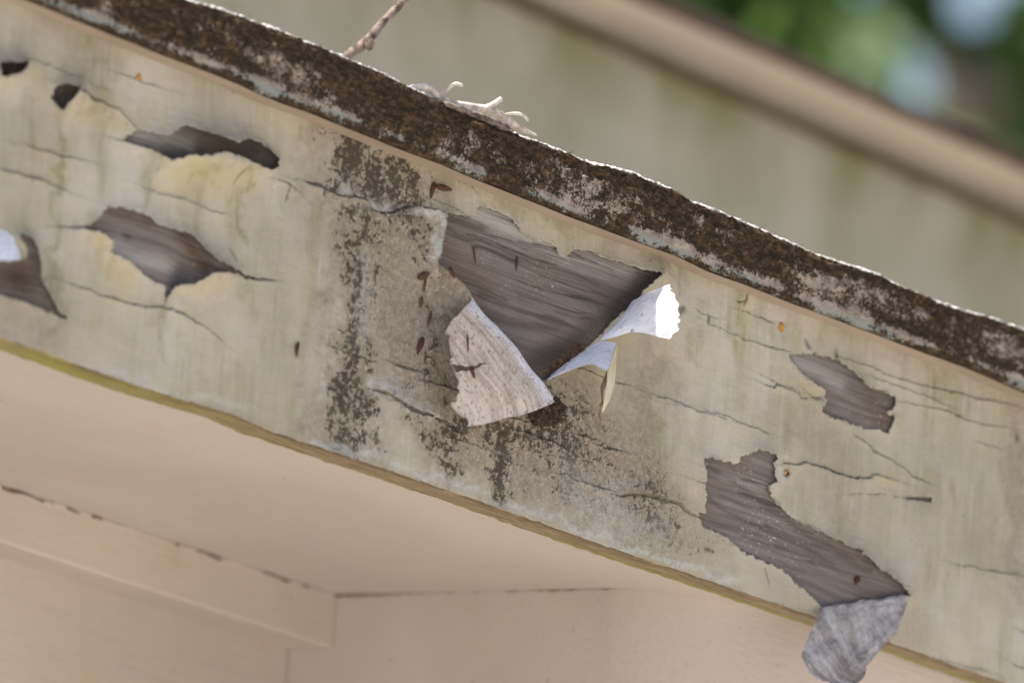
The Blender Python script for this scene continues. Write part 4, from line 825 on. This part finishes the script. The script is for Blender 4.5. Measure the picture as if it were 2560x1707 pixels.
# ------------------------------------------------------------------ twigs, husks and crumbs
def tube_mesh(paths, seg=10, seed=0, bumpy=0.18):
    """paths: list of lists of (xyz, r)"""
    VV, FF = [], []
    for pi_, path in enumerate(paths):
        P = np.array([p for p, r in path]); R_ = np.array([[r] for p, r in path]); n = max(24, len(P) * 12)
        P = crom(P, n); R_ = np.abs(crom(R_, n)[:, 0]); T = np.gradient(P, axis=0); T /= np.linalg.norm(T, axis=1, keepdims=True) + 1e-12
        up = np.array([0.3, 0.9, 0.2]); base = len(VV)
        for i in range(n):
            a = np.cross(T[i], up); a /= np.linalg.norm(a); b = np.cross(T[i], a)
            for q in range(seg):
                th = 2 * pi * q / seg; rr = R_[i] * (1 + bumpy * float(fbm(np.array(i * .10 + pi_ * 9), np.array(q * .9), 3, seed)))
                VV.append(P[i] + (a * cos(th) + b * sin(th)) * rr)
        for i in range(n - 1):
            for q in range(seg):
                FF.append((base + i * seg + q, base + i * seg + (q + 1) % seg, base + (i + 1) * seg + (q + 1) % seg, base + (i + 1) * seg + q))
        FF.append(tuple(base + q for q in range(seg))[::-1]); FF.append(tuple(base + (n - 1) * seg + q for q in range(seg)))
    return VV, FF
def twig(name, Z, paths, mat, label, cat, seed=0, bumpy=0.2, group=None):
    pp = [[(at(*Z(x, y), yy), r) for x, y, yy, r in p] for p in paths]
    V_, F_ = tube_mesh(pp, 10, seed, bumpy); o0 = np.array(pp[0][0][0]); o = mesh_obj(name, np.array(V_) - o0, F_, mat); o.location = o0
    return tag(o, label, cat, group)
t1 = twig('twig', Z2, [[(135, 352, -.006, 0.0018), (190, 325, -.007, 0.0028), (250, 285, -.008, 0.0033), (300, 240, -.008, 0.0030), (350, 180, -.008, 0.0028), (400, 120, -.008, 0.0025), (460, 60, -.008, 0.0027), (500, 15, -.008, 0.0025), (545, -40, -.008, 0.0030), (590, -90, -.008, 0.0028)]],
     MT['bark2'], 'knobbly brown twig rising steeply from the roof edge', 'twig', 3, 0.3)
kn = lump('knot', np.array(at(*Z2(300, 268), -.012)) - np.array(t1.location), .0038, MT['bark2'], t1, (.8, .8, 1.25), 4, .5)
t2 = twig('dead_branch', Z2, [
    [(555, 535, -.010, 0.0014), (610, 535, -.012, 0.0023), (670, 545, -.013, 0.0023), (720, 590, -.013, 0.0021), (780, 620, -.013, 0.0020), (850, 640, -.014, 0.0020), (940, 655, -.015, 0.0021), (1030, 672, -.016, 0.0023), (1110, 706, -.017, 0.0023), (1190, 760, -.018, 0.0020), (1250, 797, -.018, 0.0016), (1325, 830, -.018, 0.0006)],
    [(745, 590, -.014, 0.0021), (765, 560, -.016, 0.0017), (800, 528, -.017, 0.0014), (835, 514, -.018, 0.0012), (872, 526, -.018, 0.0011)],
    [(1020, 660, -.016, 0.0019), (1060, 640, -.018, 0.0017), (1090, 620, -.019, 0.0017), (1108, 608, -.019, 0.0016)],
    [(1120, 712, -.018, 0.0008), (1160, 698, -.019, 0.0009), (1215, 698, -.019, 0.0010), (1250, 712, -.019, 0.0009), (1276, 740, -.019, 0.0010)],
    ],
    MT['bark'], 'bleached dead branch with three stubs lying on the sunlit roof edge', 'branch', 5, 0.16)
pp = [[(np.array(at(*Z2(x, y), yy)) - np.array(t2.location), r) for x, y, yy, r in p] for p in (
    [(740, 628, -.017, 0.0009), (800, 646, -.020, 0.0019), (870, 672, -.021, 0.0019), (930, 690, -.021, 0.0009)],
    [(900, 690, -.022, 0.0009), (1000, 716, -.023, 0.0020), (1100, 760, -.024, 0.0019), (1190, 800, -.024, 0.0007)],
    [(1050, 752, -.025, 0.0006), (1110, 782, -.026, 0.0012), (1160, 800, -.026, 0.0006)])]
V_, F_ = tube_mesh(pp, 10, 9, 0.5); mesh_obj('loose_bark', V_, F_, MT['bark2'], t2)['label'] = 'brown bark hanging off the underside'
# husks and stems caught on the paint
def husk(Z, x, y, L, w, ang, lab, mat=None, yy=-.0016):
    L *= .78; w *= .72; c = np.array(at(*Z(x, y), yy)); V_, F_ = [], []
    n, sg = 12, 8
    for i in range(n):
        t_ = i / (n - 1); r = w * (sin(pi * min(1, t_ * .92 + .06)) ** .7) * (1 - .35 * t_) + .00005
        for q in range(sg):
            th = 2 * pi * q / sg; V_.append(((t_ - .5) * L, -r * .7 * sin(th), r * cos(th)))
    for i in range(n - 1):
        for q in range(sg): F_.append((i * sg + q, i * sg + (q + 1) % sg, (i + 1) * sg + (q + 1) % sg, (i + 1) * sg + q))
    o = mesh_obj('seed_husk', V_, F_, mat or MT['husk']); o.location = c; o.rotation_euler = (0, ang, 0)
    return tag(o, lab, 'seed husk', 'dry husks and bud scales caught on the paint')
husk(Z2, 762, 1152, .0165, .0034, radians(4), 'plump dark red bud scale under the roof edge', yy=-.003)
husk(Z2, 690, 1165, .014, .0030, radians(100), 'upright orange brown husk left of the plump red bud scale')
husk(Z3, 545, 604, .0125, .0040, radians(-25), 'dark brown folded husk left of the top of the big curl', MT['stem'], -.0025)
husk(Z3, 548, 655, .012, .0013, radians(97), 'thin brown stalk hanging under the folded husk', MT['stem'])
husk(Z3, 524, 970, .015, .0034, radians(108), 'deep red husk on the paint left of the big curl')
husk(Z3, 572, 832, .014, .0015, radians(102), 'slim olive brown scale beside the shadow of the big curl', MT['stem'])
husk(Z3, 530, 745, .010, .0020, radians(95), 'small dark scale midway between two other husks left of the curl', MT['stem'])
husk(Z3, 772, 955, .015, .0012, radians(80), 'thin red brown needle lying on the big curl', MT['husk'], -.0225)
husk(Z3, 798, 1110, .0105, .0022, radians(60), 'short rusty husk at the notch of the big curl', MT['husk'], -.0235)
husk(Z3, 690, 588, .011, .0026, radians(55), 'rusty scale behind the thin upper edge of the big curl', MT['husk'], -.0062)
husk(Z6, 1360, 42, .013, .0018, radians(98), 'single small red brown husk on the plain paint near the board bottom', MT['husk'])
husk(Z4, 240, 285, .012, .0013, radians(92), 'thin rusty needle standing on the bare grey wood', MT['husk'], .0008)
husk(Z3, 808, 500, .014, .0011, radians(75), 'dark sliver stuck on the upper bare wood', MT['stem'], .0008)
husk(Z5, 845, 1168, .0075, .0038, radians(110), 'round red brown spot of husk on the lower bare wood', MT['husk'], .0005)
cl = lump('debris_clump', at(*Z3(1185, 1300), -.008), .0085, simple('crumbly_brown_debris', (0.025, 0.016, 0.011), (0.10, 0.065, 0.04), 420, .95, 1, .003), None, (1.2, .9, .95), 8, 1.3, 5)
tag(cl, 'crumbly dark brown debris clump in the open end of the big curl', 'debris clump')
# leaf crumbs in the crease below the bare wood
cv, cf = [], []
for i in range(170):
    t_ = random.betavariate(1.3, 1.3); x = 425 + 270 * t_ + random.gauss(0, 16) - 12; y = 1018 - 190 * t_ + random.gauss(0, 12) - abs(random.gauss(0, 16))
    c = at(*Z4(x, y), -random.uniform(.0002, .005)); L = random.uniform(.0005, .0019); a_ = random.uniform(0, 2 * pi); w = random.uniform(.2, .6) * L; dy = random.uniform(-.6, .6)
    d = np.array([cos(a_), dy, sin(a_)]) * L; q = np.array([-sin(a_), .3, cos(a_)]) * w; b = len(cv); nrm = np.array([0, -w * .6, 0])
    cv += [c - d, c + q, c + d, c - q, c + nrm, c - nrm]
    cf += [(b, b + 1, b + 4), (b + 1, b + 2, b + 4), (b + 2, b + 3, b + 4), (b + 3, b, b + 4), (b + 1, b, b + 5), (b + 2, b + 1, b + 5), (b + 3, b + 2, b + 5), (b, b + 3, b + 5)]
cm = mesh_obj('leaf_crumbs', cv, cf, simple('rusty_leaf_crumbs', (0.04, 0.02, 0.01), (0.16, 0.08, 0.035), 400), None, False); tag(cm, 'rusty leaf crumbs gathered in the crease under the bare wood', 'leaf crumbs', None, 'stuff')

# ------------------------------------------------------------------ ground and trees far behind
gm_ = simple('pale_dry_ground', (0.39, 0.375, 0.35), (0.49, 0.47, 0.44), 0.8, 0.95)
g = mesh_obj('ground', [(-1500, -1500, GZ), (1500, -1500, GZ), (1500, 1500, GZ), (-1500, 1500, GZ)], [(0, 1, 2, 3)], gm_, None, False); tag(g, None, None, None, 'structure')
def leaf_mat(name, c1, c2):
    M = Mat(name, 0.5, 0.3); n = M.noise(2.2, 3, 0.6); M.col(M.mix(M.rng(n, 0.35, 0.65), c1, c2))
    tr = M.n('ShaderNodeBsdfTranslucent'); tr.inputs[0].default_value = (c2[0] * 1.5, c2[1] * 1.6, c2[2] * .8, 1); mx = M.n('ShaderNodeMixShader'); mx.inputs[0].default_value = .4
    out = M.t.nodes['Material Output']; M.t.links.new(M.b.outputs[0], mx.inputs[1]); M.t.links.new(tr.outputs[0], mx.inputs[2]); M.t.links.new(mx.outputs[0], out.inputs[0]); return M.m
LM = [leaf_mat('dark_green_leaves', (0.022, 0.050, 0.010), (0.045, 0.085, 0.016)), leaf_mat('pale_green_leaves', (0.15, 0.21, 0.13), (0.25, 0.31, 0.21))]
trunkm = simple('tree_bark', (0.10, 0.075, 0.05), (0.2, 0.16, 0.12), 12)
def tree(base, clumps, lm, label, nleaf=1500, ls=.07):
    t = empty('tree', base); t.location = base; tag(t, label, 'tree', 'trees behind the rear gable'); base = np.array(base)
    cc = np.mean([c for c, r in clumps], axis=0)
    paths = [[(np.zeros(3), .16), ((cc - base) * np.array([.3, .3, .35]), .13), ((cc - base) * np.array([.9, .9, .7]), .09), (cc - base, .05)]]
    for c, r in clumps: paths.append([((cc - base) * np.array([.6, .6, .5]), .06), ((cc - base) * .4 + (np.array(c) - base) * .55, .04), (np.array(c) - base, .015)])
    V_, F_ = tube_mesh(paths, 8, 5, .1); mesh_obj('trunk', V_, F_, trunkm, t)
    LV, LF = [], []
    per = nleaf // len(clumps)
    for c, r in clumps:
        d = RNG.normal(size=(per, 3)); d /= np.linalg.norm(d, axis=1, keepdims=True); rr = r * RNG.uniform(.15, 1, per) ** .5
        pos = np.array(c) - base + d * rr[:, None] * np.array([1, 1, .85])
        a = RNG.normal(size=(per, 3)); a /= np.linalg.norm(a, axis=1, keepdims=True); b = np.cross(a, RNG.normal(size=(per, 3))); b /= np.linalg.norm(b, axis=1, keepdims=True)
        l = ls * RNG.uniform(.6, 1.3, per)[:, None]
        b0 = len(LV) * 4
        LV.append(np.stack([pos - a * l, pos + b * l * .45, pos + a * l, pos - b * l * .45], 1))
    LV = np.concatenate(LV).reshape(-1, 3); LF = np.arange(len(LV)).reshape(-1, 4)
    mesh_obj('crown', LV, LF, lm, t, False)
    return t
def far(px, py, d):      # point d metres along the view line, an anchor for where a tree stands
    r = ray(px, py); return CC + r * (DIST + d)
D1, D2, D3 = 9.0, 14.0, 20.0
def cl_(lst, d): return [(far(x, y, d), r) for x, y, r in lst]
def stand(px, d): p = far(px, 300, d); return (p[0], p[1], GZ)
tree(stand(1750, D1), cl_([(1640, -60, .24), (1760, 10, .20), (1880, 60, .12), (1900, -60, .16), (1560, -180, .35), (1800, -220, .3), (2010, -120, .09), (1740, 330, .5), (1300, 100, .5)], D1), LM[0], 'dark green tree nearest the peak of the rear gable', 4200, .055)
tree(stand(2150, D2), cl_([(2110, 150, .15), (2060, 60, .08), (2150, 300, .14), (2090, 250, .12), (2290, 450, .12), (2060, 420, .4), (2250, 640, .5)], D2), LM[1], 'pale sunlit tree behind the dark one', 1500, .07)
tree(stand(2640, D3), cl_([(2590, 190, .12), (2570, 330, .14), (2450, 450, .12), (2500, 120, .06), (2250, -10, .09), (2560, 30, .07), (2290, 360, .07), (2395, 130, .06), (2310, 60, .09), (2800, 100, .4), (2300, -130, .2), (2780, -160, .35), (2620, 640, .8)], D3), LM[0], 'tree at the far right with bright sky through its gaps', 2600, .09)

# focus on the big curl and the bare wood
fp = at(1430, 800, 0.0); cam_d.dof.focus_distance = float((fp - CC) @ CF)
